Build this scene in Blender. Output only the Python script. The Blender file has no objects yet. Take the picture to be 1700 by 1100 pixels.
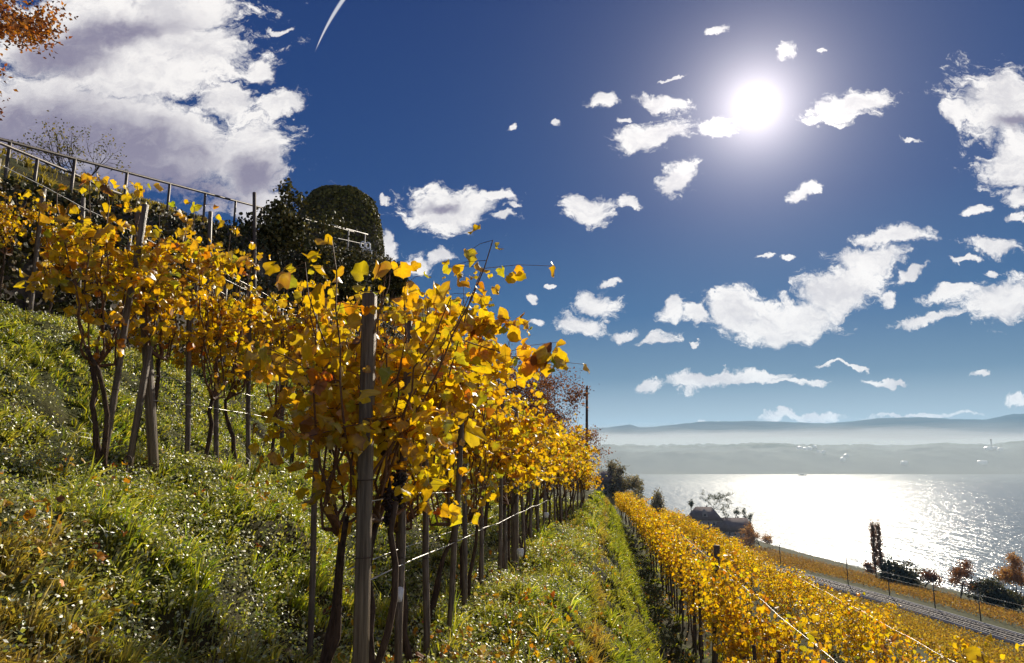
import bpy, math, random
import numpy as np
from mathutils import Vector, Matrix, Euler

R = math.radians
SC = bpy.context.scene
COL = SC.collection
RND = np.random.default_rng(7)

# ------------------------------------------------------------------ camera
PITCH = R(9.77)
FPX = 1133.0                      # focal length in pixels of a 1700 px wide frame
cam_data = bpy.data.cameras.new("camera")
cam_data.sensor_width = 36.0
cam_data.lens = 36.0 * FPX / 1700.0
cam_data.clip_start = 0.05
cam_data.clip_end = 60000.0
cam = bpy.data.objects.new("camera", cam_data)
COL.objects.link(cam)
cam.location = (0, 0, 0)
cam.rotation_euler = (R(90) + PITCH, 0, 0)
SC.camera = cam
CP, SP = math.cos(PITCH), math.sin(PITCH)


def ray(px, py):
    """world direction seen at a pixel of the 1700x1100 frame (camera stands at the origin)"""
    X, U = px - 850.0, 550.0 - py
    return Vector((X, FPX * CP - U * SP, FPX * SP + U * CP))


def at(px, py, Y):
    """the world point on that direction at distance Y to the north"""
    d = ray(px, py)
    return d * (Y / d.y)


# ------------------------------------------------------------------ sun, sky
SUN = ray(1255, 175).normalized()
SUN_EL = math.asin(SUN.z)
SUN_AZ = math.atan2(SUN.x, SUN.y)
sl = bpy.data.lights.new("sun", 'SUN')
sl.energy = 5.0
sl.angle = R(0.5)
sl.color = (1.0, 0.90, 0.74)
so = bpy.data.objects.new("sun", sl)
COL.objects.link(so)
so.rotation_euler = SUN.to_track_quat('Z', 'Y').to_euler()

W = bpy.data.worlds.new("World")
SC.world = W
W.use_nodes = True
wt = W.node_tree
wt.nodes.clear()


class NT:
    """small helper that writes node graphs"""

    def __init__(self, tree):
        self.t = tree

    def new(self, typ, **kw):
        n = self.t.nodes.new(typ)
        for k, v in kw.items():
            setattr(n, k, v)
        return n

    def put(self, sock, v):
        if isinstance(v, bpy.types.NodeSocket):
            self.t.links.new(v, sock)
        else:
            sock.default_value = v

    def math(self, op, a, b=None, c=None, clamp=False):
        n = self.new('ShaderNodeMath', operation=op, use_clamp=clamp)
        self.put(n.inputs[0], a)
        if b is not None:
            self.put(n.inputs[1], b)
        if c is not None:
            self.put(n.inputs[2], c)
        return n.outputs[0]

    def vmath(self, op, a, b=None):
        n = self.new('ShaderNodeVectorMath', operation=op)
        self.put(n.inputs[0], a)
        if b is not None:
            if op == 'SCALE':
                self.put(n.inputs['Scale'], b)
            else:
                self.put(n.inputs[1], b)
        return n.outputs['Value'] if op in ('LENGTH', 'DOT_PRODUCT', 'DISTANCE') else n.outputs[0]

    def mix(self, f, a, b, blend='MIX'):
        n = self.new('ShaderNodeMix', data_type='RGBA', blend_type=blend)
        self.put(n.inputs[0], f)
        self.put(n.inputs[6], a)
        self.put(n.inputs[7], b)
        return n.outputs[2]

    def noise(self, vec, scale, detail=4, rough=0.55, dist=0.0):
        n = self.new('ShaderNodeTexNoise')
        if vec is not None:
            self.put(n.inputs['Vector'], vec)
        n.inputs['Scale'].default_value = scale
        n.inputs['Detail'].default_value = detail
        n.inputs['Roughness'].default_value = rough
        n.inputs['Distortion'].default_value = dist
        return n

    def step(self, x, lo, hi):
        n = self.new('ShaderNodeMapRange', interpolation_type='SMOOTHSTEP')
        self.put(n.inputs[0], x)
        n.inputs[1].default_value = lo
        n.inputs[2].default_value = hi
        return n.outputs[0]

    def ramp(self, f, stops):
        n = self.new('ShaderNodeValToRGB')
        self.put(n.inputs[0], f)
        els = n.color_ramp.elements
        while len(els) < len(stops):
            els.new(0.5)
        for e, (p, c) in zip(els, stops):
            e.position = p
            e.color = (*c, 1)
        return n.outputs[0]


# clouds of the day: centre, half width, half height in degrees-like frame units, tilt
CLOUDS = [(170, 60, 290, 120, 0), (335, 85, 105, 70, 0), (215, 225, 300, 125, -14), (415, 260, 95, 100, 0),
          (60, 190, 170, 120, 0), (300, 15, 150, 60, 0), (435, 115, 46, 30, 0), (462, 176, 52, 28, 10),
          (430, 335, 60, 50, 0), (380, 165, 60, 40, 0), (240, 130, 200, 60, 0),
          (752, 345, 105, 46, -4), (838, 366, 36, 11, -8), (820, 330, 40, 12, -20), (648, 405, 26, 42, 0),
          (735, 422, 32, 15, 15), (695, 432, 40, 22, 0), (975, 342, 64, 34, 0), (1045, 330, 18, 12, 0),
          (995, 168, 32, 20, 0), (1100, 166, 56, 20, -8), (1085, 222, 84, 28, 6), (1185, 212, 58, 26, 0),
          (1130, 297, 56, 32, 26), (1334, 322, 34, 16, 26), (1418, 172, 92, 26, 13), (1372, 198, 42, 10, 0),
          (1195, 46, 30, 10, 16), (1300, 90, 26, 18, 40), (1376, 87, 18, 7, 0), (1672, 170, 105, 92, 0),
          (1705, 270, 105, 80, 0), (1588, 186, 42, 20, 12), (1692, 330, 26, 36, 0), (1622, 348, 34, 10, 0),
          (1440, 430, 94, 28, 4), (1470, 395, 80, 18, 4), (1400, 480, 100, 54, 22), (1305, 530, 130, 50, 8),
          (1220, 520, 58, 54, 0), (1115, 512, 30, 30, 0), (1158, 530, 30, 22, 0), (990, 497, 42, 32, 0),
          (962, 535, 52, 24, 0), (1036, 550, 32, 13, 8), (1014, 465, 30, 9, 8), (888, 533, 18, 9, 0),
          (1090, 565, 34, 15, 0), (1660, 412, 70, 18, -8), (1580, 484, 54, 15, 12), (1664, 500, 95, 54, 0),
          (1545, 525, 84, 13, 6), (1640, 450, 18, 12, 0), (1520, 452, 34, 11, 16), (1477, 490, 22, 17, 20),
          (1075, 640, 32, 16, 0), (1150, 637, 60, 18, 0), (1225, 633, 110, 15, 3), (1480, 628, 42, 8, 0),
          (1355, 636, 26, 7, 0), (1620, 611, 20, 8, 0), (1425, 607, 20, 5, 0), (1385, 608, 60, 4, 2), (1040, 195, 20, 6, 10), (935, 218, 12, 8, -30), (1120, 130, 26, 4, 5), (845, 212, 10, 4, 0), (1515, 228, 18, 5, -10), (1270, 430, 22, 5, 0),
          (1310, 428, 12, 5, 0), (1390, 205, 26, 5, 0), (1300, 636, 40, 6, 0), (1150, 571, 10, 6, 0), (910, 470, 9, 5, 0), (880, 492, 9, 8, 0), (640, 330, 16, 8, -20), (850, 350, 26, 8, -6), (460, 45, 30, 8, 10), (1690, 372, 22, 10, 0), (1590, 430, 40, 6, 4),
          (1170, 697, 60, 7, 0), (1330, 695, 110, 9, 0), (1520, 691, 110, 8, 2), (1690, 668, 24, 12, 0)]
DARKS = [(190, 240, 240, 75, -14), (60, 220, 190, 90, 0), (250, 300, 220, 60, -10), (180, 60, 150, 36, 10), (110, 95, 100, 40, 0),
         (1695, 205, 60, 16, 0), (735, 340, 36, 12, 0), (420, 290, 60, 46, 0)]


def build_sky():
    g = NT(wt)
    out = g.new('ShaderNodeOutputWorld')
    bg = g.new('ShaderNodeBackground')
    bg.inputs['Strength'].default_value = 0.1
    g.t.links.new(bg.outputs[0], out.inputs[0])
    sky = g.new('ShaderNodeTexSky', sky_type='NISHITA')
    sky.sun_disc = False
    sky.sun_elevation = SUN_EL
    sky.sun_rotation = SUN_AZ
    sky.altitude = 500
    sky.air_density = 1.0
    sky.dust_density = 0.3
    sky.ozone_density = 3.0
    tc = g.new('ShaderNodeTexCoord')
    D = g.vmath('NORMALIZE', tc.outputs['Generated'])
    sx = g.new('ShaderNodeSeparateXYZ')
    g.put(sx.inputs[0], D)
    dx, dy, dz = sx.outputs
    yy = g.math('MAXIMUM', dy, 0.06)
    cx = g.new('ShaderNodeCombineXYZ')
    g.put(cx.inputs[0], g.math('DIVIDE', dx, yy))
    g.put(cx.inputs[1], g.math('DIVIDE', dz, yy))
    P0 = cx.outputs[0]
    front = g.step(dy, 0.06, 0.3)
    # ragged edges: the sample point is pushed about by noise before it meets the cloud outlines
    w1 = g.noise(P0, 11.0, 5, 0.6)
    P = g.vmath('ADD', P0, g.vmath('SCALE', g.vmath('SUBTRACT', w1.outputs['Color'], (0.5, 0.5, 0.5)), 0.085))

    def blobs(lst):
        acc = None
        for (px, py, rx, ry, a) in lst:
            d0 = ray(px, py)
            dxv, dyv = ray(px + 1, py), ray(px, py - 1)
            u, v = d0.x / d0.y, d0.z / d0.y
            su = (dxv.x / dxv.y - u)
            sv = (dyv.z / dyv.y - v)
            m = g.new('ShaderNodeMapping', vector_type='TEXTURE')
            if acc is None:
                g.put(m.inputs[0], P)
            else:                       # keeps the outlines evaluated one after another
                q = g.new('ShaderNodeVectorMath', operation='MULTIPLY_ADD')
                g.put(q.inputs[0], acc)
                q.inputs[1].default_value = (1e-9, 1e-9, 0)
                g.put(q.inputs[2], P)
                g.put(m.inputs[0], q.outputs[0])
            m.inputs['Location'].default_value = (u, v, 0)
            m.inputs['Rotation'].default_value = (0, 0, R(a))
            m.inputs['Scale'].default_value = (rx * su * .93, ry * sv * .88, 1)
            L = g.vmath('LENGTH', m.outputs[0])
            acc = L if acc is None else g.math('MINIMUM', acc, L)
        return g.math('SUBTRACT', 1.0, acc)

    F = g.math('MAXIMUM', blobs(CLOUDS), -1.0)
    K = g.math('MAXIMUM', blobs(DARKS), -1.0)
    PN = g.vmath('MULTIPLY', P, (0.8, 1.45, 1.0))
    n1 = g.noise(PN, 17.0, 10, 0.64)
    n2 = g.noise(PN, 58.0, 6, 0.7)
    n = g.math('ADD', g.math('MULTIPLY', g.math('SUBTRACT', n1.outputs[0], 0.5), 2.1),
               g.math('MULTIPLY', g.math('SUBTRACT', n2.outputs[0], 0.5), 1.5))
    calm = g.math('SUBTRACT', 1.0, g.math('MULTIPLY', g.step(F, 0.05, 0.6), 0.8))
    dens = g.math('ADD', F, g.math('MULTIPLY', n, calm))
    a_front = g.math('MULTIPLY', g.step(dens, 0.02, 0.50), front)
    # the half of the sky behind the viewpoint: scattered cloud, same kind
    nb = g.noise(D, 3.2, 8, 0.6)
    a_back = g.math('MULTIPLY', g.step(nb.outputs[0], 0.52, 0.62), g.math('SUBTRACT', 1.0, front))
    alpha = g.math('ADD', a_front, a_back, clamp=True)
    # clear air
    elev = g.math('MAXIMUM', dz, 0.0)
    blue = g.ramp(elev, [(0.0, (0.50, 0.58, 0.60)), (0.035, (0.47, 0.55, 0.62)), (0.10, (0.14, 0.245, 0.38)), (0.19, (0.018, 0.105, 0.29)),
                         (0.33, (0.004, 0.045, 0.215)), (0.62, (0.004, 0.026, 0.16))])
    air = g.mix(0.04, g.vmath('SCALE', blue, 7.4), sky.outputs[0])
    ct = g.vmath('DOT_PRODUCT', D, tuple(SUN))
    th = g.math('ARCCOSINE', g.math('MINIMUM', ct, 0.999999))
    glow = g.math('ADD', g.math('MULTIPLY', g.math('EXPONENT', g.math('DIVIDE', th, -R(6.0))), 3.0),
                  g.math('MULTIPLY', g.math('EXPONENT', g.math('DIVIDE', th, -R(2.1))), 15.0))
    disc = g.math('MULTIPLY', g.step(th, R(0.7), R(0.2)), 700.0)
    glow = g.math('ADD', glow, disc)
    gl = g.vmath('SCALE', (1.0, 0.90, 0.88), glow)
    # cloud brightness: white edges, greyer thick bodies
    shade = g.math('ADD', g.math('MULTIPLY', K, 1.15), g.math('MULTIPLY', g.math('SUBTRACT', n1.outputs[0], 0.5), 1.3))
    sh = g.step(shade, -0.35, 0.85)
    deep = g.math('MULTIPLY', g.step(dens, 0.35, 1.1), g.step(n2.outputs[0], 0.42, 0.75))
    puff = g.step(g.math('ADD', g.math('MULTIPLY', n1.outputs[0], 0.7), g.math('MULTIPLY', n2.outputs[0], 0.3)), 0.36, 0.62)
    ccol = g.mix(puff, (5.9, 5.7, 5.9, 1), (8.3, 8.0, 7.8, 1))
    ccol = g.mix(sh, ccol, (2.3, 2.1, 2.9, 1))
    ccol = g.mix(g.math('MULTIPLY', deep, 0.30), ccol, (5.2, 5.0, 5.2, 1))
    col = g.mix(alpha, air, ccol)
    # vapour trail of a plane
    m = g.new('ShaderNodeMapping', vector_type='TEXTURE')
    a0, a1 = ray(572, -10), ray(520, 84)
    p0, p1 = Vector((a0.x / a0.y, a0.z / a0.y)), Vector((a1.x / a1.y, a1.z / a1.y))
    c = (p0 + p1) / 2
    dv = p0 - p1
    g.put(m.inputs[0], P0)
    m.inputs['Location'].default_value = (c.x, c.y, 0)
    m.inputs['Rotation'].default_value = (0, 0, math.atan2(dv.y, dv.x))
    m.inputs['Scale'].default_value = (dv.length / 2, 0.0038, 1)
    s2 = g.new('ShaderNodeSeparateXYZ')
    g.put(s2.inputs[0], m.outputs[0])
    along = g.step(s2.outputs[0], -1.1, 0.9)
    bow = g.math('ADD', s2.outputs[1], g.math('MULTIPLY', g.math('MULTIPLY', s2.outputs[0], s2.outputs[0]), 0.9))
    wid = g.math('SUBTRACT', 1.0, g.math('DIVIDE', g.math('ABSOLUTE', bow), g.math('ADD', 0.25, along)))
    inside = g.math('MULTIPLY', g.step(s2.outputs[0], -1.05, -0.6), g.step(s2.outputs[0], 1.5, 1.3))
    trail = g.math('MULTIPLY', g.math('MULTIPLY', g.step(wid, 0.0, 0.7), inside), g.math('MULTIPLY', front, 0.6))
    col = g.mix(trail, col, (8.6, 8.6, 8.8, 1))
    col = g.vmath('ADD', col, gl)
    g.put(bg.inputs['Color'], col)


build_sky()
W.cycles.sampling_method = 'MANUAL'
W.cycles.sample_map_resolution = 1024
SC.view_settings.view_transform = 'Standard'
SC.view_settings.look = 'None'
SC.view_settings.exposure = 0.25
SC.view_settings.gamma = 1.0
SC.render.engine = 'CYCLES'
SC.cycles.max_bounces = 6
SC.cycles.diffuse_bounces = 3
SC.cycles.transmission_bounces = 4
SC.cycles.volume_bounces = 0
SC.cycles.sample_clamp_indirect = 6.0
SC.cycles.sample_clamp_direct = 0.0

# ------------------------------------------------------------------ the hillside's own frame: s across the rows (downhill +), t along them
AL = math.atan(155.0 / FPX)
CA, SA = math.cos(AL), math.sin(AL)


def st2xy(s, t):
    return s * CA + t * SA, t * CA - s * SA


def xy2st(x, y):
    return x * CA - y * SA, x * SA + y * CA


def _hash(ix, iy, k):
    h = (ix.astype(np.int64) * 374761393 + iy.astype(np.int64) * 668265263 + k * 974711) & 0x7fffffff
    h = ((h ^ (h >> 13)) * 1274126177) & 0x7fffffff
    return ((h ^ (h >> 16)) & 0xffff) / 65535.0


def vnoise(x, y, k=0):
    x, y = np.asarray(x, float), np.asarray(y, float)
    ix, iy = np.floor(x), np.floor(y)
    fx, fy = x - ix, y - iy
    fx, fy = fx * fx * (3 - 2 * fx), fy * fy * (3 - 2 * fy)
    a, b = _hash(ix, iy, k), _hash(ix + 1, iy, k)
    c, d = _hash(ix, iy + 1, k), _hash(ix + 1, iy + 1, k)
    return (a + (b - a) * fx) * (1 - fy) + (c + (d - c) * fx) * fy


def fbm(x, y, k=0, o=4):
    x, y = np.asarray(x, float), np.asarray(y, float)
    v, a, tot = 0, 1.0, 0
    for i in range(o):
        v = v + a * vnoise(x * 2 ** i + 17.3 * i, y * 2 ** i - 9.1 * i, k + i)
        tot += a
        a *= 0.5
    return v / tot


PS = np.array([-8.6, -7.9, -7.3, -6.6, -5.2, -4.8, -4.2, -3.4, -3.0, -2.6, -1.95, -1.55, -1.1, -0.75, -0.38, -0.18, 0.10, 0.42, 0.76, 0.92,
               1.56, 2.1, 3.4, 4.2, 5.0, 6.5, 7.2, 8.2, 9.6, 12.0])
PZ = np.array([2.10, 2.02, 1.85, 1.35, 0.12, -0.06, -0.12, -0.10, -0.16, -0.34, -0.92, -1.06, -1.10, -1.14, -1.26, -1.52, -1.72, -2.42, -3.12, -3.19,
               -3.20, -3.30, -4.18, -4.28, -4.35, -5.65, -5.85, -5.95, -7.2, -8.4])


def zwall(t):
    return np.clip(4.85 + 0.257 * (t - 11.0), 2.6, 8.9)


def zcrest(t):
    return np.clip(7.0 + 0.165 * (t - 13.2), 5.4, 9.6)


def near_profile(s, t):
    z = 0
    for o in (-0.09, 0, 0.09):
        z = z + np.interp(s + o, PS, PZ) / 3
    z = np.where(s > 12, -8.4 - 0.5 * (s - 12), z)
    zw, zc = zwall(t), zcrest(t)
    a = np.clip((-8.75 - s) / 0.5, 0, 1)
    b = np.clip((-10.3 - s) / 2.7, 0, 1)
    left = 2.1 + (zw - 0.12 - 2.1) * a + (zc - zw + 0.12) * b + 0.10 * np.maximum(-13 - s, 0)
    return np.where(s < -8.6, left, z)


UQ = np.array([-400, -60, 0, 75, 108, 119, 134, 145, 190, 236, 262, 600])
ZQ = np.array([95, 20, -2.2, -36, -44.6, -45.4, -45.4, -47, -55, -60.6, -66, -80])


def gbend(t):
    t = np.maximum(t, 0)
    return np.where(t < 300, 0.0008 * t * t, 72 + 0.40 * (t - 300) * np.exp(-np.maximum(t - 300, 0) / 900.0))


def ground_z(s, t, bumps=True):
    s, t = np.asarray(s, float), np.asarray(t, float)
    u = s + gbend(t)
    zn = near_profile(s, t)
    zf = np.interp(u, UQ, ZQ)
    f = np.clip((t - 42) / 34, 0, 1)
    f = f * f * (3 - 2 * f)
    fs = np.clip((s - 10) / 14, 0, 1)
    f = np.maximum(f, fs * fs * (3 - 2 * fs))
    tl = np.minimum(t, 75)
    z = zn * (1 - f) + zf * f - 0.035 * np.where(tl < -10, -10, tl) * np.clip(1 - (s - 20) / 60, 0, 1)
    if bumps:
        near = np.clip(1 - (t - 30) / 40, 0, 1)
        z = z + near * ((fbm(s * 1.3, t * 1.0, 3, 3) - 0.5) * 0.52 + (fbm(s * 4, t * 3.2, 9, 3) - 0.5) * 0.24) * np.clip((s + 9.2) / 0.5, 0.25, 1)
    return z


def gpt(s, t, dz=0.0):
    x, y = st2xy(s, t)
    return Vector((x, y, float(ground_z(s, t)) + dz))


# ------------------------------------------------------------------ materials
def new_mat(name):
    m = bpy.data.materials.new(name)
    m.use_nodes = True
    m.node_tree.nodes.clear()
    g = NT(m.node_tree)
    out = g.new('ShaderNodeOutputMaterial')
    return m, g, out


def leaf_mat(name, trans=0.55, gloss=0.05, rough=0.4, tgain=1.25, spots=True, edge=2.0):
    """thin leaf: reflects, lets light through, has a little sheen; colour from the leaf itself"""
    m, g, out = new_mat(name)
    at_ = g.new('ShaderNodeAttribute', attribute_name='Col')
    col = at_.outputs['Color']
    if spots:
        tc = g.new('ShaderNodeTexCoord')
        nz = g.noise(tc.outputs['Object'], 55.0, 3, 0.6)
        col = g.mix(g.math('MULTIPLY', g.step(nz.outputs[0], 0.55, 0.75), 0.45), col, (0.16, 0.07, 0.015, 1))
    d = g.new('ShaderNodeBsdfDiffuse')
    g.put(d.inputs[0], col)
    t = g.new('ShaderNodeBsdfTranslucent')
    g.put(t.inputs[0], g.vmath('MULTIPLY', col, (tgain, tgain * 0.98, tgain * 0.5)))
    mx = g.new('ShaderNodeMixShader')
    mx.inputs[0].default_value = trans
    g.t.links.new(d.outputs[0], mx.inputs[1])
    g.t.links.new(t.outputs[0], mx.inputs[2])
    gl = g.new('ShaderNodeBsdfGlossy')
    gl.inputs['Roughness'].default_value = rough
    gl.inputs['Color'].default_value = (1, 1, 1, 1)
    fr = g.new('ShaderNodeLayerWeight')
    fr.inputs['Blend'].default_value = 0.3
    m2 = g.new('ShaderNodeMixShader')
    g.put(m2.inputs[0], g.math('ADD', gloss, g.math('MULTIPLY', fr.outputs['Fresnel'], gloss * edge), clamp=True))
    g.t.links.new(mx.outputs[0], m2.inputs[1])
    g.t.links.new(gl.outputs[0], m2.inputs[2])
    g.t.links.new(m2.outputs[0], out.inputs[0])
    return m


def surf(name, c1, c2, scale=20, rough=0.8, bump=0.3, stretch=(1, 1, 1), spec=0.3, detail=6, metallic=0.0, lo=0.35, hi=0.65):
    """matt surface with two-tone procedural grain and relief"""
    m, g, out = new_mat(name)
    p = g.new('ShaderNodeBsdfPrincipled')
    g.t.links.new(p.outputs[0], out.inputs[0])
    tc = g.new('ShaderNodeTexCoord')
    v = g.vmath('MULTIPLY', tc.outputs['Object'], stretch)
    nz = g.noise(v, scale, detail, 0.62)
    n2 = g.noise(v, scale * 0.17, 3, 0.5)
    f = g.step(g.math('ADD', g.math('MULTIPLY', nz.outputs[0], 0.65), g.math('MULTIPLY', n2.outputs[0], 0.35)), lo, hi)
    g.put(p.inputs['Base Color'], g.mix(f, (*c1, 1), (*c2, 1)))
    p.inputs['Roughness'].default_value = rough
    p.inputs['Specular IOR Level'].default_value = spec
    p.inputs['Metallic'].default_value = metallic
    if bump:
        b = g.new('ShaderNodeBump')
        b.inputs['Strength'].default_value = bump
        b.inputs['Distance'].default_value = 0.02
        g.put(b.inputs['Height'], nz.outputs[0])
        g.t.links.new(b.outputs[0], p.inputs['Normal'])
    return m


M = {}
M['vine_leaf'] = leaf_mat('vine_leaf', 0.58, 0.028, 0.42, 1.55)
M['far_leaf'] = leaf_mat('far_leaf', 0.5, 0.012, 0.5, 1.3, False)
M['grass'] = leaf_mat('grass_blade', 0.45, 0.085, 0.44, 1.8, False, 0.6)
M['herb'] = leaf_mat('herb_leaf', 0.42, 0.17, 0.52, 1.7, False, 0.0)
M['ivy'] = leaf_mat('ivy_leaf', 0.15, 0.012, 0.45, 1.0, False)
M['fallen'] = leaf_mat('fallen_leaf', 0.35, 0.015, 0.5, 1.3)
M['bark'] = surf('vine_bark', (0.035, 0.020, 0.013), (0.12, 0.075, 0.05), 60, 0.9, 0.9, (1, 1, 0.16))
M['cane'] = surf('cane_bark', (0.09, 0.04, 0.02), (0.20, 0.10, 0.05), 60, 0.6, 0.3, (1, 1, 0.2))
M['post'] = surf('weathered_post', (0.07, 0.048, 0.03), (0.25, 0.185, 0.12), 60, 0.6, 1.0, (1, 1, 0.05), .5)
M['stake'] = surf('grey_stake', (0.06, 0.042, 0.032), (0.23, 0.175, 0.135), 60, 0.5, 0.8, (1, 1, 0.1))
M['dark_stake'] = surf('dark_stake', (0.05, 0.035, 0.03), (0.13, 0.10, 0.085), 60, 0.7, 0.5, (1, 1, 0.1))
M['wire'] = surf('galvanised_wire', (0.42, 0.40, 0.38), (0.6, 0.58, 0.56), 90, 0.35, 0.1, spec=0.5, metallic=0.6)
M['rust'] = surf('rusty_steel', (0.035, 0.025, 0.022), (0.10, 0.06, 0.045), 70, 0.7, 0.2)
M['rail_metal'] = surf('rail_metal', (0.05, 0.042, 0.038), (0.16, 0.13, 0.11), 40, 0.5, 0.15, metallic=0.3)
M['pale_rail'] = surf('pale_rail', (0.35, 0.30, 0.26), (0.55, 0.5, 0.45), 40, 0.5, 0.15)
M['white'] = surf('white_plastic', (0.68, 0.68, 0.72), (0.82, 0.82, 0.84), 30, 0.45, 0.1)
M['stone'] = surf('wall_stone', (0.05, 0.042, 0.035), (0.17, 0.145, 0.12), 6, 0.9, 0.9)
M['tree_bark'] = surf('tree_bark', (0.03, 0.022, 0.018), (0.10, 0.075, 0.06), 12, 0.9, 0.7, (1, 1, 0.2))
M['grape'] = surf('withered_grape', (0.012, 0.008, 0.010), (0.05, 0.03, 0.03), 80, 0.55, 0.3)
M['plaster'] = surf('house_plaster', (0.30, 0.27, 0.25), (0.40, 0.37, 0.34), 0.6, 0.85, 0.2)
M['roof'] = surf('roof_tiles', (0.16, 0.125, 0.12), (0.24, 0.20, 0.19), 2.5, 0.85, 0.4)
M['glass'] = surf('dark_glass', (0.02, 0.025, 0.03), (0.05, 0.055, 0.06), 3, 0.15, 0, spec=0.6)
M['concrete'] = surf('pale_concrete', (0.42, 0.40, 0.38), (0.58, 0.56, 0.53), 1.5, 0.8, 0.2)
M['ballast'] = surf('ballast', (0.07, 0.06, 0.056), (0.16, 0.14, 0.13), 3, 0.95, 0.6)
M['steel'] = surf('rail_steel', (0.20, 0.18, 0.17), (0.32, 0.30, 0.29), 3, 0.5, 0, metallic=0.8)
M['sleeper'] = surf('sleeper', (0.08, 0.068, 0.062), (0.14, 0.12, 0.11), 3, 0.9, 0.2)
M['mast'] = surf('mast_steel', (0.05, 0.045, 0.045), (0.09, 0.085, 0.085), 3, 0.6, 0)
M['boat_hull'] = surf('boat_hull', (0.03, 0.03, 0.035), (0.06, 0.06, 0.065), 2, 0.4, 0)
M['pole'] = surf('pole_wood', (0.05, 0.035, 0.03), (0.12, 0.09, 0.075), 14, 0.85, 0.4, (1, 1, 0.1))


def ground_mat():
    m, g, out = new_mat('hillside_ground')
    p = g.new('ShaderNodeBsdfPrincipled')
    g.t.links.new(p.outputs[0], out.inputs[0])
    tc = g.new('ShaderNodeTexCoord')
    v = tc.outputs['Object']
    at_ = g.new('ShaderNodeAttribute', attribute_name='Soil')
    a = g.noise(v, 1.6, 8, 0.65)
    b = g.noise(v, 14, 5, 0.7)
    grass = g.mix(g.step(a.outputs[0], 0.38, 0.62), (0.040, 0.050, 0.010, 1), (0.085, 0.085, 0.020, 1))
    soil = g.mix(g.step(b.outputs[0], 0.35, 0.65), (0.035, 0.022, 0.012, 1), (0.085, 0.058, 0.032, 1))
    c = g.mix(at_.outputs['Fac'], grass, soil)
    c = g.mix(g.math('MULTIPLY', g.step(b.outputs[0], 0.4, 0.7), 0.5), c, (0.03, 0.026, 0.01, 1))
    g.put(p.inputs['Base Color'], c)
    p.inputs['Roughness'].default_value = 0.95
    p.inputs['Specular IOR Level'].default_value = 0.15
    bp = g.new('ShaderNodeBump')
    bp.inputs['Strength'].default_value = 0.8
    bp.inputs['Distance'].default_value = 0.04
    g.put(bp.inputs['Height'], b.outputs[0])
    g.t.links.new(bp.outputs[0], p.inputs['Normal'])
    return m


M['ground'] = ground_mat()


def water_mat():
    m, g, out = new_mat('lake_water')
    p = g.new('ShaderNodeBsdfPrincipled')
    g.t.links.new(p.outputs[0], out.inputs[0])
    p.inputs['Base Color'].default_value = (0.03, 0.055, 0.07, 1)
    p.inputs['Roughness'].default_value = 0.21
    p.inputs['IOR'].default_value = 1.33
    tc = g.new('ShaderNodeTexCoord')
    v = g.vmath('MULTIPLY', tc.outputs['Object'], (1.0, 0.30, 1.0))
    n1 = g.noise(v, 0.50, 4, 0.65)
    n2 = g.noise(v, 0.17, 3, 0.6)
    n4 = g.noise(v, 0.075, 3, 0.6)
    h = g.math('ADD', g.math('MULTIPLY', n1.outputs[0], 0.7), g.math('MULTIPLY', n2.outputs[0], 1.3))
    h = g.math('ADD', h, g.math('MULTIPLY', n4.outputs[0], 2.4))
    b = g.new('ShaderNodeBump')
    b.inputs['Strength'].default_value = 1.0
    b.inputs['Distance'].default_value = 0.62
    g.put(b.inputs['Height'], h)
    g.t.links.new(b.outputs[0], p.inputs['Normal'])
    return m


M['water'] = water_mat()


# ------------------------------------------------------------------ mesh helpers
def np_mesh(name, V, faces, col=None, smooth=True, attr='Col'):
    """V (n,3); faces: list of integer arrays (m,k)"""
    me = bpy.data.meshes.new(name)
    V = np.asarray(V, np.float32)
    me.vertices.add(len(V))
    me.vertices.foreach_set('co', V.ravel())
    faces = [np.asarray(f, np.int32) for f in faces if len(f)]
    nl = sum(f.size for f in faces)
    npoly = sum(len(f) for f in faces)
    me.loops.add(nl)
    me.polygons.add(npoly)
    me.loops.foreach_set('vertex_index', np.concatenate([f.ravel() for f in faces]))
    starts, o = [], 0
    for f in faces:
        k = f.shape[1]
        starts.append(o + np.arange(len(f)) * k)
        o += f.size
    me.polygons.foreach_set('loop_start', np.concatenate(starts).astype(np.int32))
    if smooth:
        me.polygons.foreach_set('use_smooth', np.ones(npoly, bool))
    if col is not None:
        col = np.asarray(col, np.float32)
        if col.ndim == 1:
            a = me.attributes.new(attr, 'FLOAT', 'POINT')
            a.data.foreach_set('value', col)
        else:
            a = me.attributes.new(attr, 'FLOAT_COLOR', 'POINT')
            c4 = np.ones((len(V), 4), np.float32)
            c4[:, :3] = col
            a.data.foreach_set('color', c4.ravel())
    me.update(calc_edges=True)
    me.validate()
    return me


def link(name, me, mat, parent=None, loc=None):
    if mat is not None and len(me.materials) == 0:
        me.materials.append(mat)
    o = bpy.data.objects.new(name, me)
    COL.objects.link(o)
    if parent is not None:
        o.parent = parent
    if loc is not None:
        o.location = loc
    return o


def tag(o, label, cat, group=None, kind=None):
    if label:
        o['label'] = label
    if cat:
        o['category'] = cat
    if group:
        o['group'] = group
    if kind:
        o['kind'] = kind
    return o


def thing(name, label, cat, loc=(0, 0, 0), rz=0.0, group=None):
    o = bpy.data.objects.new(name, None)
    COL.objects.link(o)
    o.empty_display_size = 0.2
    o.location = loc
    o.rotation_euler = (0, 0, rz)
    return tag(o, label, cat, group)


KIDS = {}


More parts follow.
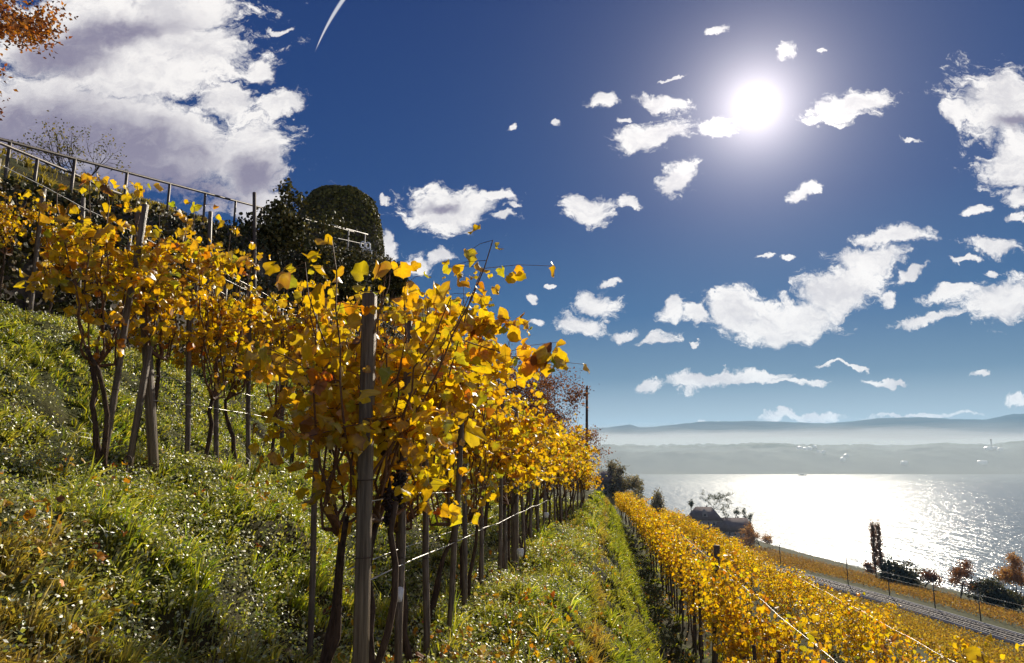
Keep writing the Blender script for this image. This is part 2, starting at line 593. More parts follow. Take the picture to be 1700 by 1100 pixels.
def dup(root, loc, rz, label, group=None, scale=1.0):
    """copy of a thing with copies of its parts and their sub-parts"""
    r = root.copy()
    COL.objects.link(r)
    r.location = loc
    r.rotation_euler = (0, 0, rz)
    r.scale = (scale, scale, scale)
    tag(r, label, None, group)
    if root.name not in KIDS:
        KIDS[root.name] = [(c, list(c.children)) for c in root.children]
    for ch, gch in KIDS[root.name]:
        c = ch.copy()
        COL.objects.link(c)
        c.parent = r
        for gc in gch:
            d = gc.copy()
            COL.objects.link(d)
            d.parent = c
    return r


class MB:
    """collects tubes, boxes and loose faces, then links them as one mesh object"""

    def __init__(self):
        self.v, self.f3, self.f4, self.n = [], [], [], 0

    def add(self, V, F):
        V = np.asarray(V, float)
        for f in F:
            (self.f4 if len(f) == 4 else self.f3).append([i + self.n for i in f])
        self.v.append(V)
        self.n += len(V)

    def tube(self, pts, rad, sides=6, cap=True):
        P = np.asarray(pts, float)
        n = len(P)
        rad = np.broadcast_to(np.asarray(rad, float), (n,))
        T = np.gradient(P, axis=0)
        T /= np.linalg.norm(T, axis=1)[:, None] + 1e-9
        up = np.array([0, 0, 1.0]) if abs(T[0][2]) < 0.9 else np.array([1.0, 0, 0])
        ang = np.arange(sides) * 2 * math.pi / sides
        V = np.zeros((n, sides, 3))
        for i in range(n):
            a = np.cross(T[i], up)
            a /= np.linalg.norm(a) + 1e-9
            b = np.cross(T[i], a)
            up = -b if np.dot(-b, up) > 0 else b
            b = np.cross(T[i], a)
            V[i] = P[i] + rad[i] * (np.cos(ang)[:, None] * a + np.sin(ang)[:, None] * b)
        F = []
        for i in range(n - 1):
            for j in range(sides):
                k = (j + 1) % sides
                F.append((i * sides + j, i * sides + k, (i + 1) * sides + k, (i + 1) * sides + j))
        V = V.reshape(-1, 3)
        if cap:
            V = np.vstack([V, P[0], P[-1]])
            for j in range(sides):
                k = (j + 1) % sides
                F.append((n * sides, k, j))
                F.append((n * sides + 1, (n - 1) * sides + j, (n - 1) * sides + k))
        self.add(V, F)
        return self

    def box(self, c, size, rot=None, bev=0.0):
        hx, hy, hz = [q / 2 for q in size]
        if bev > 0:
            b = bev
            ring = [(-hx + b, -hy), (hx - b, -hy), (hx, -hy + b), (hx, hy - b), (hx - b, hy), (-hx + b, hy), (-hx, hy - b), (-hx, -hy + b)]
            V, F = [], []
            for z, sh in ((-hz, b), (-hz + b, 0), (hz - b, 0), (hz, b)):
                for (x, y) in ring:
                    V.append((x * (1 - sh / hx), y * (1 - sh / hy), z))
            for i in range(3):
                for j in range(8):
                    k = (j + 1) % 8
                    F.append((i * 8 + j, i * 8 + k, i * 8 + 8 + k, i * 8 + 8 + j))
            V += [(0, 0, -hz), (0, 0, hz)]
            for j in range(8):
                k = (j + 1) % 8
                F.append((32, k, j))
                F.append((33, 24 + j, 24 + k))
        else:
            V = [(x, y, z) for x in (-hx, hx) for y in (-hy, hy) for z in (-hz, hz)]
            F = [(0, 1, 3, 2), (4, 6, 7, 5), (0, 4, 5, 1), (2, 3, 7, 6), (0, 2, 6, 4), (1, 5, 7, 3)]
        V = np.array(V, float)
        if rot is not None:
            V = V @ np.array(Euler(rot).to_matrix()).T
        self.add(V + np.asarray(c, float), F)
        return self

    def mesh(self, name, smooth=False):
        V = np.vstack(self.v)
        fs = []
        if self.f4:
            fs.append(np.array(self.f4))
        if self.f3:
            fs.append(np.array(self.f3))
        return np_mesh(name, V, fs, None, smooth)

    def build(self, name, mat, parent=None, loc=None, smooth=False):
        return link(name, self.mesh(name, smooth), mat, parent, loc)


def unit(a):
    return a / (np.linalg.norm(a, axis=-1, keepdims=True) + 1e-9)


# leaf templates: outline in polar form around the stalk joint, leaf points along +y
def leaf_template(hi):
    if hi:
        pol = [(0, 1.0), (14, .90), (27, .84), (42, .95), (57, .86), (74, .78), (92, .84), (110, .76), (132, .70), (153, .58), (170, .24)]
    else:
        pol = [(0, 1.0), (26, .84), (48, .93), (80, .78), (112, .74), (155, .48)]
    pts = [(math.sin(R(a)) * r, math.cos(R(a)) * r + 0.28) for a, r in pol]
    pts += [(-x, y) for (x, y) in reversed(pts[1:])]
    rim = np.array([(x * .5, y * .5, 0) for x, y in pts])
    V = np.vstack([[(0, 0.12, 0)], rim])
    rim_f = np.concatenate([[0], np.ones(len(rim))])
    if hi:
        mid = np.array([(x * .27, y * .27 + .05, 0) for x, y in pts])
        V = np.vstack([V, mid])
        n = len(rim)
        rim_f = np.concatenate([rim_f, np.full(n, .35)])
        F3 = [(0, n + 1 + i, n + 1 + (i + 1) % n) for i in range(n)]
        F4 = [(n + 1 + i, 1 + i, 1 + (i + 1) % n, n + 1 + (i + 1) % n) for i in range(n)]
    else:
        n = len(rim)
        F3 = [(0, 1 + i, 1 + (i + 1) % n) for i in range(n)]
        F4 = []
    return V, F3, F4, rim_f


LT = {True: leaf_template(True), False: leaf_template(False)}
QUAD = (np.array([(0, 0, 0), (.33, .45, .06), (0, 1, 0), (-.33, .45, .06)], float), [(0, 1, 2), (0, 2, 3)], [], np.array([0, 1, 1, 1.]))


def leaves_mesh(name, pos, axis, nrm, size, col, rng, tmpl, curl=0.5, rimcol=None, rimamt=None, smooth=True):
    Vt, F3, F4, rim = tmpl
    N, K = len(pos), len(Vt)
    A = unit(axis)
    X = unit(np.cross(A, nrm))
    Nn = np.cross(X, A)
    x, y = Vt[:, 0][None], Vt[:, 1][None]
    c1 = rng.normal(0, curl, (N, 1))
    c2 = rng.normal(-0.25 * curl, curl, (N, 1))
    c3 = rng.normal(0, curl * .8, (N, 1))
    ph = rng.uniform(0, 6.28, (N, 1))
    z = Vt[:, 2][None] + c1 * np.abs(x) + c2 * y * y + c3 * x * y + 0.16 * curl * np.sin(9 * x + 7 * y + ph) * rim[None]
    sz = size[:, None, None]
    V = pos[:, None] + sz * (x[..., None] * X[:, None] + y[..., None] * A[:, None] + z[..., None] * Nn[:, None])
    C = np.repeat(col[:, None], K, 1)
    if K > 30:
        rib = np.zeros(K)
        for a_ in (0, 42, -42, 92, -92):
            rib = np.maximum(rib, np.exp(-((np.degrees(np.arctan2(Vt[:, 0], Vt[:, 1] - .14)) - a_) / 9.0) ** 2))
        C = C * (1.06 - .18 * (1 - rib))[None, :, None]
    if rimcol is not None:
        f = (rimamt[:, None] * rim[None])[..., None]
        C = C * (1 - f) + rimcol[:, None] * f
    off = (np.arange(N) * K)[:, None, None]
    fs = []
    if F3:
        fs.append((np.array(F3)[None] + off).reshape(-1, 3))
    if F4:
        fs.append((np.array(F4)[None] + off).reshape(-1, 4))
    return np_mesh(name, V.reshape(-1, 3), fs, C.reshape(-1, 3), smooth)


VP = np.array([(.61, .40, .009), (.66, .455, .010), (.70, .50, .013), (.60, .33, .010), (.55, .20, .010), (.24, .10, .015), (.46, .38, .018), (.64, .40, .010), (.34, .22, .012)])


def pick(rng, pal, n, p=None, jit=0.12):
    c = pal[rng.choice(len(pal), n, p=p)]
    return np.clip(c * rng.normal(1, jit, (n, 1)) * rng.normal(1, .05, (n, 3)), 0.003, 0.95)


# ------------------------------------------------------------------ setting: ground, lake, far shore
def grid_axis(parts):
    out = []
    for a, b, st in parts:
        out += list(np.arange(a, b, st))
    out.append(parts[-1][1])
    return np.array(out)


def build_ground():
    S = grid_axis([(-420, -60, 30), (-60, -16, 4), (-16, -9.6, .4), (-9.6, -8.4, .08), (-8.4, 2.4, .07), (2.4, 12, .25), (12, 60, 2.5), (60, 150, 3), (150, 330, 10), (330, 700, 60)])
    T = grid_axis([(-40, -4, 6), (-4, 0, .5), (0, 14, .08), (14, 45, .25), (45, 90, 1.5), (90, 330, 6), (330, 900, 20), (900, 1600, 70)])
    s, t = np.meshgrid(S, T, indexing='ij')
    z = ground_z(s, t)
    x, y = st2xy(s, t)
    V = np.stack([x, y, z], -1).reshape(-1, 3)
    ns, nt = len(S), len(T)
    idx = np.arange(ns * nt).reshape(ns, nt)
    F = np.stack([idx[:-1, :-1], idx[1:, :-1], idx[1:, 1:], idx[:-1, 1:]], -1).reshape(-1, 4)
    soil = np.clip((fbm(s * 1.7, t * 1.1, 21, 4) - 0.52) * 5, 0, 1) * 0.8
    soil = np.maximum(soil, np.exp(-((s + 0.16) / 0.13) ** 2) * np.clip(1.6 * fbm(t * 1.2, s, 5, 2), 0, 1))
    soil = np.where(t > 70, soil * .4, soil)
    o = link('ground', np_mesh('ground', V, [F], soil.ravel(), True, 'Soil'), M['ground'])
    tag(o, 'steep grassy terraced hillside falling to the lake', 'hillside', kind='structure')
    return o


build_ground()


def sheet(name, X, Y, zf, mat):
    x, y = np.meshgrid(X, Y, indexing='ij')
    z = zf(x, y)
    idx = np.arange(x.size).reshape(x.shape)
    F = np.stack([idx[:-1, :-1], idx[1:, :-1], idx[1:, 1:], idx[:-1, 1:]], -1).reshape(-1, 4)
    return link(name, np_mesh(name, np.stack([x, y, z], -1).reshape(-1, 3), [F], None, True), mat)


LAKE = -60.0
lake = sheet('lake_water', np.array([-4000, 0, 6000.]), np.array([60, 1000, 4200.]), lambda x, y: 0 * x + LAKE, M['water'])
tag(lake, 'wide lake shining under the sun', 'lake', kind='structure')


def hill_mat(name, c1, c2, sc, snow=False):
    m = surf(name, c1, c2, sc, 0.95, 0.5, spec=0.05)
    return m


M['far_wood'] = hill_mat('far_woodland', (0.012, 0.02, 0.02), (0.09, 0.10, 0.07), 0.012)
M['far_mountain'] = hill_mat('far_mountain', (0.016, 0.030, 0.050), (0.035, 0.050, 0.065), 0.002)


def far_hills(x, y):
    """low wooded hills beyond the lake: two swells and a broken skyline"""
    r = np.clip((y - 1690) / 260, 0, 1)
    px = 850 + FPX * x / (y * CP)
    top = np.interp(px, [700, 960, 1000, 1060, 1120, 1200, 1285, 1340, 1390, 1430, 1480, 1540, 1600, 1660, 1720, 2000, 2600],
                    [30, 12, 12, 8, 10, 8, 17, 7, 8, 12, 6, 12, 15, 12, 24, 40, 60])
    h = LAKE + 1.0 + r * r * (3 - 2 * r) * (top + 59 - 4) * (0.80 + 0.2 * np.clip((y - 1900) / 500, 0, 1.6))
    h = h + r * (fbm(x / 90, y / 90, 31, 5) - 0.5) * 30 + r * (vnoise(x / 14, y / 14, 5) - .5) * 9
    return np.where(y < 1692, LAKE - 3, h)


fh = sheet('far_shore_hills', np.concatenate([np.arange(-1400, 2600, 14.0)]), np.concatenate([[1640, 1680], np.arange(1694, 2200, 9.0), np.arange(2200, 3000, 40)]), far_hills, M['far_wood'])
tag(fh, 'low wooded hills on the far shore of the lake in haze', 'hills', kind='structure')

RIDGE = [(300, 705), (800, 712), (976, 711), (1010, 709), (1047, 704), (1062, 709), (1100, 707), (1162, 700), (1205, 699), (1253, 698), (1300, 700), (1340, 701), (1376, 703),
         (1420, 699), (1460, 694), (1530, 692), (1580, 695), (1640, 696), (1690, 687), (1730, 685), (1900, 680), (2400, 690)]


def mountains(x, y):
    px = 850 + FPX * x / (y * CP)
    py = np.interp(px, [p[0] for p in RIDGE], [p[1] for p in RIDGE])
    U = 550 - py
    zr = 9000 * (FPX * SP + U * CP) / (FPX * CP - U * SP)
    r = np.clip((y - 6500) / 2500, 0, 1)
    rid = (fbm(x / 700, y / 900, 41, 5) - .5)
    return -60 + (zr + 60) * (r ** 0.8) * (1 + 0.25 * rid * (1 - r)) + rid * 60 * np.sin(r * 3.1416) + np.where(r > .98, (vnoise(x / 90, y / 90, 8) - .5) * 9, 0)


mt = sheet('mountains', np.arange(-5000, 10500, 60.0), np.concatenate([np.arange(6500, 9001, 125), [9400, 10500]]),
           lambda x, y: np.where(y > 9001, -60 + 0 * x, mountains(x, y)), M['far_mountain'])
tag(mt, 'blue mountain range above the mist on the skyline', 'mountains', kind='structure')
#SETTING_END

# ------------------------------------------------------------------ grass, herbs, fallen leaves (uncountable)
def scatter(n, smin, smax, tmin, tmax, dens, rng):
    s = rng.uniform(smin, smax, n)
    t = rng.uniform(tmin, tmax, n)
    x, y = st2xy(s, t)
    d = np.sqrt(x * x + y * y + 2)
    keep = (rng.random(n) < dens(s, t, d)) & (y > 0.8) & (np.abs(x) < y * 0.95 + 1.2)
    return s[keep], t[keep], d[keep]


def surf_frame(s, t):
    e = 0.05
    z = ground_z(s, t)
    zs = (ground_z(s + e, t) - z) / e
    zt = (ground_z(s, t + e) - z) / e
    x, y = st2xy(s, t)
    nx, ny = st2xy(-zs, -zt)
    nrm = unit(np.stack([nx, ny, np.ones_like(nx)], -1))
    return np.stack([x, y, z], -1), nrm


def build_grass():
    rng = np.random.default_rng(11)

    def dens(k, hal=4.6, ex=1.15):
        return lambda s, t, d: np.clip((hal / d) ** ex, 0, 1) * k * np.clip(0.25 + 2.2 * (fbm(s * 1.6, t * 1.3, 77, 3) - .28), .12, 1) * np.clip((fbm(s * 2.4 + 3, t * 2.0, 177, 3) - .36) * 9, .06, 1)

    S_, T_, D_, LX, LY, LEN, TONE, OUT = [], [], [], [], [], [], [], []
    # tufts: blades fanning out of one crown
    for (n, a, b, c, d_, k) in [(26000, -8.3, -0.8, 0.8, 24, 1.0), (15000, -0.8, 0.86, 1.2, 44, 1.0), (5500, 0.86, 3.4, 2.2, 46, .6), (6000, -16, -9.5, 6, 30, .8)]:
        s, t, d = scatter(n, a, b, c, d_, dens(k, 5.5, 1.0), rng)
        m = len(s)
        kb = 26
        rad = rng.uniform(.02, .075, m) * (1 + np.clip(d - 5, 0, 30) * .04)
        ang = rng.uniform(0, 6.283, (m, kb))
        rr = np.sqrt(rng.random((m, kb)))
        S_.append((s[:, None] + rad[:, None] * rr * np.cos(ang)).ravel())
        T_.append((t[:, None] + rad[:, None] * rr * np.sin(ang)).ravel())
        D_.append(np.repeat(d, kb))
        LX.append((np.cos(ang) + .35).ravel())
        LY.append(np.sin(ang).ravel())
        OUT.append((rr * rng.uniform(.5, 1.5, (m, kb))).ravel())
        big = rng.gamma(1.6, .040, m)
        LEN.append(((.035 + big)[:, None] * (1 - .35 * rr) * rng.uniform(.7, 1.2, (m, kb))).ravel())
        TONE.append(np.repeat(rng.normal(1, .28, m), kb))
    # single blades between them
    for (n, a, b, c, d_, k) in [(420000, -8.3, -0.8, 0.8, 24, 1.0), (220000, -0.8, 0.86, 1.2, 44, 1.0), (110000, 0.86, 3.4, 2.2, 46, .6), (60000, -16, -9.5, 6, 30, .6)]:
        s, t, d = scatter(n, a, b, c, d_, dens(k), rng)
        m = len(s)
        ang = rng.uniform(0, 6.283, m)
        S_.append(s); T_.append(t); D_.append(d)
        LX.append(np.cos(ang) + .3); LY.append(np.sin(ang))
        OUT.append(np.clip(rng.normal(.55, .4, m), 0, 1.6))
        LEN.append(rng.uniform(.025, .075, m))
        TONE.append(rng.normal(1, .2, m))
    s, t, d = np.concatenate(S_), np.concatenate(T_), np.concatenate(D_)
    p, nn = surf_frame(s, t)
    N = len(p)
    path = np.exp(-((s - 1.2) / .45) ** 2)
    hill = s < -9
    L = np.concatenate(LEN) * (1 - .5 * path) * (1 + np.clip(d - 6, 0, 30) * .015)
    L = np.where(hill, .15, L)
    wdt = (0.0022 + .0022 * rng.random(N)) * (1 + np.clip(d - 2.5, 0, 40) * .17)
    lx, ly = st2xy(np.concatenate(LX), np.concatenate(LY))
    lean3 = unit(np.column_stack([lx, ly, np.zeros(N)]))
    la = np.concatenate(OUT)
    up = unit(nn * .5 + np.array([0, 0, .7]))
    d1 = unit(up + lean3 * (la * .55)[:, None])
    d2 = unit(up * .7 + lean3 * (la * 1.7)[:, None] - np.array([0, 0, .45]) * la[:, None])
    side = unit(np.cross(d1, rng.normal(0, 1, (N, 3)) + .2))
    m = p + d1 * (L * .55)[:, None]
    e = m + d2 * (L * .6)[:, None]
    w = wdt[:, None]
    p = p - np.array([0, 0, .012])
    V = np.stack([p - side * w, p + side * w, m - side * w * .85, m + side * w * .85, e], 1)
    i = (np.arange(N) * 5)[:, None]
    F4 = np.array([[0, 1, 3, 2]]) + i
    F3 = np.array([[2, 3, 4]]) + i
    pal = np.array([(.17, .23, .012), (.28, .31, .016), (.40, .39, .024), (.50, .44, .06), (.09, .15, .012), (.52, .46, .20)])
    c = pick(rng, pal, N, [.24, .26, .22, .12, .12, .04], .2) * np.clip(np.concatenate(TONE), .4, 1.7)[:, None]
    dry = np.clip((fbm(s * .8, t * .7, 123, 3) - .46) * 5, 0, 1)[:, None] * np.clip((4.4 - t) / 2, 0.22, 1)[:, None]
    crease = (np.exp(-((s + .14) / .10) ** 2) * np.clip(3.2 * (fbm(t * 1.1, s * 2, 19, 3) - .3), 0, 1))[:, None]
    dry = np.maximum(dry, crease * np.array([1.15]))
    bank = ((s > .02) & (s < .8))[:, None]
    c = np.where(bank, c * .5 + np.array([.21, .25, .02]) * .55, c)
    c = c * (1 - .75 * dry) + np.array([.36, .23, .06]) * rng.normal(1, .25, (N, 1)) * .75 * dry
    c = np.where(hill[:, None], np.array([.26, .20, .03]) * rng.normal(1, .3, (N, 1)), c)
    c = np.clip(c, .01, .8)
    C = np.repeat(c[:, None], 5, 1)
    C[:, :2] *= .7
    print('BLADES', N)
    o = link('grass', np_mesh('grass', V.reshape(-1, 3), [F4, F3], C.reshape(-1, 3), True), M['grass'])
    tag(o, 'long rough grass covering the terraces', 'grass', kind='stuff')
    # low broad-leaved herbs between the blades
    s, t, d = scatter(1500000, -8.2, 0.8, 0.8, 26, lambda s, t, d: np.clip((4.2 / d) ** 1.2, 0, 1) * np.clip((fbm(s * 1.1 + 9, t * 1.0, 14, 3) - .32) * 4, .14, 1) * .95 * np.where((s > -.3) & (s < .85), .12, 1) * np.clip((t - 1.4) / 2.4, .22, 1) * .8, rng)
    p, nn = surf_frame(s, t)
    N = len(p)
    p = p + nn * rng.uniform(.02, .12, N)[:, None]
    ax = rng.normal(0, 1, (N, 3)) * np.array([1, 1, .45])
    no = nn * .8 + rng.normal(0, .5, (N, 3))
    sz = rng.uniform(.010, .025, N) * (1 + np.clip(d - 3, 0, 30) * .08)
    c = pick(rng, np.array([(.13, .17, .02), (.25, .28, .035), (.36, .38, .06), (.48, .47, .17)]), N, None, .2)
    o = link('ground_herbs', leaves_mesh('ground_herbs', p, ax, no, sz, c, rng, QUAD, .3), M['herb'])
    tag(o, 'small glossy leaved herbs growing among the grass', 'ground cover', kind='stuff')
    # fallen vine leaves
    s, t, d = scatter(36000, -5.2, 1.9, 1.4, 26, lambda s, t, d: np.clip((5 / d) ** .8, 0, 1) * np.clip((fbm(s * 1.6, t * 1.4, 205, 3) - .42) * 4, .04, 1) * (.10 + .75 * np.exp(-((s + .75) / .55) ** 2) + .55 * np.exp(-((s + 2.75) / .45) ** 2) + .2 * np.exp(-((s - 1.4) / .5) ** 2)), rng)
    p, nn = surf_frame(s, t)
    N = len(p)
    p = p + nn * rng.uniform(.05, .13, N)[:, None]
    ax = rng.normal(0, 1, (N, 3)) * np.array([1, 1, .4])
    no = nn + rng.normal(0, .55, (N, 3))
    pal = np.array([(.62, .36, .02), (.60, .24, .02), (.45, .12, .02), (.20, .08, .03), (.40, .04, .02), (.55, .42, .2)])
    c = pick(rng, pal, N, [.50, .27, .07, .08, .01, .07], .18)
    o = link('fallen_leaves', leaves_mesh('fallen_leaves', p, ax, no, rng.uniform(.028, .066, N), c, rng, LT[False], .85), M['fallen'])
    tag(o, 'fallen yellow and orange vine leaves lying in the grass', 'fallen leaves', kind='stuff')


build_grass()


# ------------------------------------------------------------------ vines
def wiggle(rng, p0, p1, n, amp):
    p0, p1 = np.asarray(p0, float), np.asarray(p1, float)
    u = np.linspace(0, 1, n)[:, None]
    q = p0 + (p1 - p0) * u
    w = np.cumsum(rng.normal(0, amp, (n, 3)), 0)
    w -= w[0] + (w[-1] - w[0]) * u * .6
    return q + w * np.array([1, 1, .4])


ROWRZ = -AL


def make_vine(seed, H=2.35, hi=True, nleaf=240, size=(.075, .135), low=.95, width=.30, half=.5, bunch=0, droop=0.0, fork=False, pal_p=None):
    """grapevine standing at the origin, its row running along local y"""
    rng = np.random.default_rng(seed)
    root = thing('grapevine', None, 'grapevine')
    hz = rng.uniform(.62, .85)
    tr = MB()
    hd = np.array([rng.normal(0, .05), rng.normal(0, .06), hz])
    p = wiggle(rng, (rng.normal(0, .05), rng.normal(0, .07), -.12), hd, 8 if hi else 5, .018)
    tr.tube(p, np.linspace(.024, .016, len(p)) * rng.uniform(.85, 1.15, len(p)), 7 if hi else 4)
    if fork:
        p2 = wiggle(rng, p[1] + .01, hd + np.array([.12, -.2, .1]), 7, .02)
        tr.tube(p2, np.linspace(.02, .013, len(p2)), 6)
    tr.build('trunk', M['bark'], root, smooth=True)
    cn = MB()
    shoots = []
    ns = 9 if hi else 5
    for k in range(ns):
        y0 = hd[1] + (k / (ns - 1) - .5) * half * 1.7
        q0 = np.array([rng.normal(0, .03), hd[1] + (y0 - hd[1]) * .45, hz + rng.uniform(.0, .22)])
        arm = wiggle(rng, hd, q0, 4, .012)
        if hi or k % 2 == 0:
            cn.tube(arm, np.linspace(.013, .008, 4), 5 if hi else 3, False)
        top = np.array([rng.normal(0, width * .55), y0 + rng.normal(0, .2), H + rng.normal(0, .16)])
        sh = wiggle(rng, q0, top, 9, .022)
        cn.tube(sh, np.linspace(.0075, .0025, 9), 5 if hi else 3, False)
        shoots.append(sh)
        if hi and rng.random() < .6:           # side shoot that hangs outward
            b = sh[rng.integers(3, 7)]
            e = b + np.array([rng.choice([-1, 1]) * rng.uniform(.15, .45), rng.normal(0, .2), rng.uniform(-.25, .2)])
            sd = wiggle(rng, b, e, 5, .012)
            cn.tube(sd, np.linspace(.004, .0018, 5), 4, False)
            shoots.append(sd)
            shoots.append(sd)
    # leaves along the shoots
    pos, out, stalks = [], [], []
    for _ in range(nleaf * 5):
        sh = shoots[rng.integers(len(shoots))]
        u = min(rng.random() * 1.12, 1) * (len(sh) - 1.001)
        i = int(u)
        c = sh[i] + (sh[i + 1] - sh[i]) * (u - i)
        zmin = low + rng.normal(0, .12) - droop
        if c[2] < zmin and rng.random() > .03:
            continue
        a = rng.uniform(0, 6.283)
        o = np.array([math.cos(a), math.sin(a) * .8, rng.normal(.1, .35)])
        stalks.append(c)
        pos.append(c + o * rng.uniform(.03, .13) * (1.0 if hi else 1.3) + np.array([rng.normal(0, width * .3), 0, 0]))
        out.append(o)
        if len(pos) >= nleaf:
            break
    pos, out = np.array(pos), np.array(out)
    n = len(pos)
    if hi:                                      # leaf stalks grow from the canes
        for i in rng.choice(n, min(n, 110), False):
            cn.tube([stalks[i], (stalks[i] + pos[i]) / 2 + np.array([0, 0, .012]), pos[i]], [.0018, .0015, .0012], 3, False)
    cn.build('canes', M['cane'], root, smooth=True)
    ax = out * .7 + np.array([0, 0, -.75]) + rng.normal(0, .45, (n, 3))
    no = out * .75 + np.array([0, 0, .55]) + rng.normal(0, .5, (n, 3))
    sz = size[0] + (size[1] - size[0]) * rng.random(n) ** 1.3
    pp = pal_p or [.22, .23, .14, .12, .045, .045, .05, .10, .05]
    col = pick(rng, VP, n, pp)
    rc = pick(rng, np.array([(.50, .18, .015), (.26, .10, .02), (.62, .34, .012), (.45, .05, .02), (.70, .46, .012)]), n, [.28, .22, .22, .04, .24])
    ra = np.clip(rng.normal(.25, .4, n), 0, .95)
    grn = rng.random(n) < .11                # some still green along the veins
    col = np.where(grn[:, None], pick(rng, np.array([(.36, .36, .02), (.44, .40, .02)]), n), col)
    fo = link('foliage', leaves_mesh('foliage', pos, ax, no, sz, col, rng, LT[hi], .78 if hi else .55, rc, ra), M['vine_leaf'], root)
    for b in range(bunch):
        gb = MB()
        c = np.array([rng.normal(.10, .04), rng.normal(-.05, .12), hz + rng.uniform(.12, .5)])
        gb.tube([c + np.array([0, 0, .05]), c, c - np.array([0, 0, .17])], [.004, .012, .004], 5)
        for _ in range(110):
            q = rng.normal(0, 1, 3)
            zz = rng.random()
            q = c + np.array([np.clip(q[0], -1.4, 1.4) * .022 * (1 - .6 * zz), np.clip(q[1], -1.4, 1.4) * .022 * (1 - .6 * zz), -zz * .17])
            r_ = rng.uniform(.009, .014)
            oc = np.array([(1, 0, 0), (0, 1, 0), (-1, 0, 0), (0, -1, 0), (0, 0, 1), (0, 0, -1)]) * r_ + q
            gb.add(oc, [(0, 1, 4), (1, 2, 4), (2, 3, 4), (3, 0, 4), (1, 0, 5), (2, 1, 5), (3, 2, 5), (0, 3, 5)])
        gb.build('grape_bunch', M['grape'], root, smooth=True)
    return root


ORD = ['first', 'second', 'third', 'fourth', 'fifth', 'sixth', 'seventh', 'eighth', 'ninth', 'tenth', 'eleventh', 'twelfth', 'thirteenth', 'fourteenth',
       'fifteenth', 'sixteenth', 'seventeenth', 'eighteenth', 'nineteenth', 'twentieth', 'twenty-first', 'twenty-second', 'twenty-third', 'twenty-fourth',
       'twenty-fifth', 'twenty-sixth', 'twenty-seventh', 'twenty-eighth', 'twenty-ninth', 'thirtieth']


def place(v, s, t, rz=0.0, sc=1.0, dz=0.0):
    v.location = gpt(s, t, dz)
    v.rotation_euler = (0, 0, ROWRZ + rz)
    v.scale = (sc, sc, sc)


# the nearest row: one vine after another from the thick post to the end of the terrace
GA = 'vines of the nearest row'
lookA = ['big overhanging vine with shrivelled dark bunches at the thick front post', 'leafy vine just behind the thick front post, orange leaves at head height']
ta = 3.25
rowA = []
for i in range(23):
    t = ta + .80 * i + RND.normal(0, .04)
    sA = -1.13 + RND.normal(0, .03) + max(0, t - 13) * .06
    H = (1.98, 2.28, 2.2, 2.1, 2.0, 1.9)[i] if i < 6 else (1.80 if i < 19 else 1.80 - .16 * (i - 18))
    low = .95 if i < 18 else .35
    lab = lookA[i] if i < 2 else 'yellow grapevine in the row of the thick front post, %s vine from it' % ORD[i]
    if i < 13 or i >= 19:
        v = make_vine(100 + i, H, True, (540 if i == 0 else (600 if i < 3 else 430)), (.052, .122) if i < 2 else ((.05, .108) if i < 6 else (.048, .10)), low - (.15 if i < 4 else .05),
                      .42 if i < 2 else .30, .55, 3 if i == 0 else (1 if i in (4, 7) else 0), (.36, .30, .2)[i] if i < 3 else 0, fork=(i % 3 == 0))
        tag(v, lab, None, GA)
        place(v, sA, t)
        rowA.append(v)
    else:
        v = dup(rowA[3 + (i * 5) % 9], gpt(sA, t), ROWRZ + (math.pi if i % 2 else 0), lab, GA)

v = make_vine(160, 1.95, True, 270, (.052, .115), .62, .30, .5, 0, .1, fork=True)
tag(v, 'low hanging vine with leaning bare stems, left of the thick front post', None, GA)
place(v, -1.38, 3.32)
v.rotation_euler = (0, R(5), ROWRZ)

# low-detail stock for the rows farther off
stock = []
for k in range(7):
    v = make_vine(300 + k, (2.05, 1.95, 2.12, 1.88, 2.0, 2.1, 1.92)[k], False, (430, 330, 420, 230, 460, 350, 420)[k], (.055, .108), (.72, .6, .8, .9, .65, .75, .7)[k], .30, .6,
                  pal_p=[None, [.10, .15, .15, .12, .06, .06, .20, .08, .08], None, [.14, .16, .1, .2, .12, .12, .04, .06, .06], [.26, .3, .26, .04, .01, .01, .05, .07, .0], None, [.18, .2, .1, .1, .04, .06, .16, .06, .10]][k])
    stock.append(v)
stock_used = [False] * len(stock)


def use_stock(k, s, t, lab, grp, rz=0.0, sc=1.0):
    k = k % len(stock)
    if not stock_used[k]:
        stock_used[k] = True
        v = stock[k]
        tag(v, lab, None, grp)
        place(v, s, t, rz, sc)
        return v
    return dup(stock[k], gpt(s, t), ROWRZ + rz, lab, grp, sc)


# middle row on the terrace up the bank
GB = 'vines of the middle row'
detB = []
for i in range(27):
    t = 4.25 + .62 * i + RND.normal(0, .05) if i else 4.2
    lab = ('twisted old vine left of the braced post, two stems leaning together' if i == 0 else
           'golden grapevine in the row of the braced post, %s vine counted from it' % ORD[i - 1])
    s = -3.42 + RND.normal(0, .04)
    if i < 7:
        v = make_vine(500 + i, 1.92, True, 380, (.055, .105), .74, .27, .42, fork=(i == 0))
        tag(v, lab, None, GB)
        place(v, s, t)
        detB.append(v)
    elif i < 14:
        dup(detB[1 + (i * 2) % 6], gpt(s, t), ROWRZ + (math.pi if i % 2 else 0), lab, GB, .98)
    else:
        use_stock(i, s, t, lab, GB, math.pi * (i % 2), .93)
# top row below the ivy wall
GC = 'vines of the top row'
for i in range(22):
    t = 6.0 + .85 * i + RND.normal(0, .08)
    lab = 'sunlit yellow vine in the top row under the ivy wall, %s vine along' % ORD[i]
    v = dup(detB[1 + (i * 3) % 6], gpt(-7.75 + RND.normal(0, .06), t), ROWRZ + (math.pi if i % 2 else 0), lab, GC, .81 + RND.normal(0, .03))

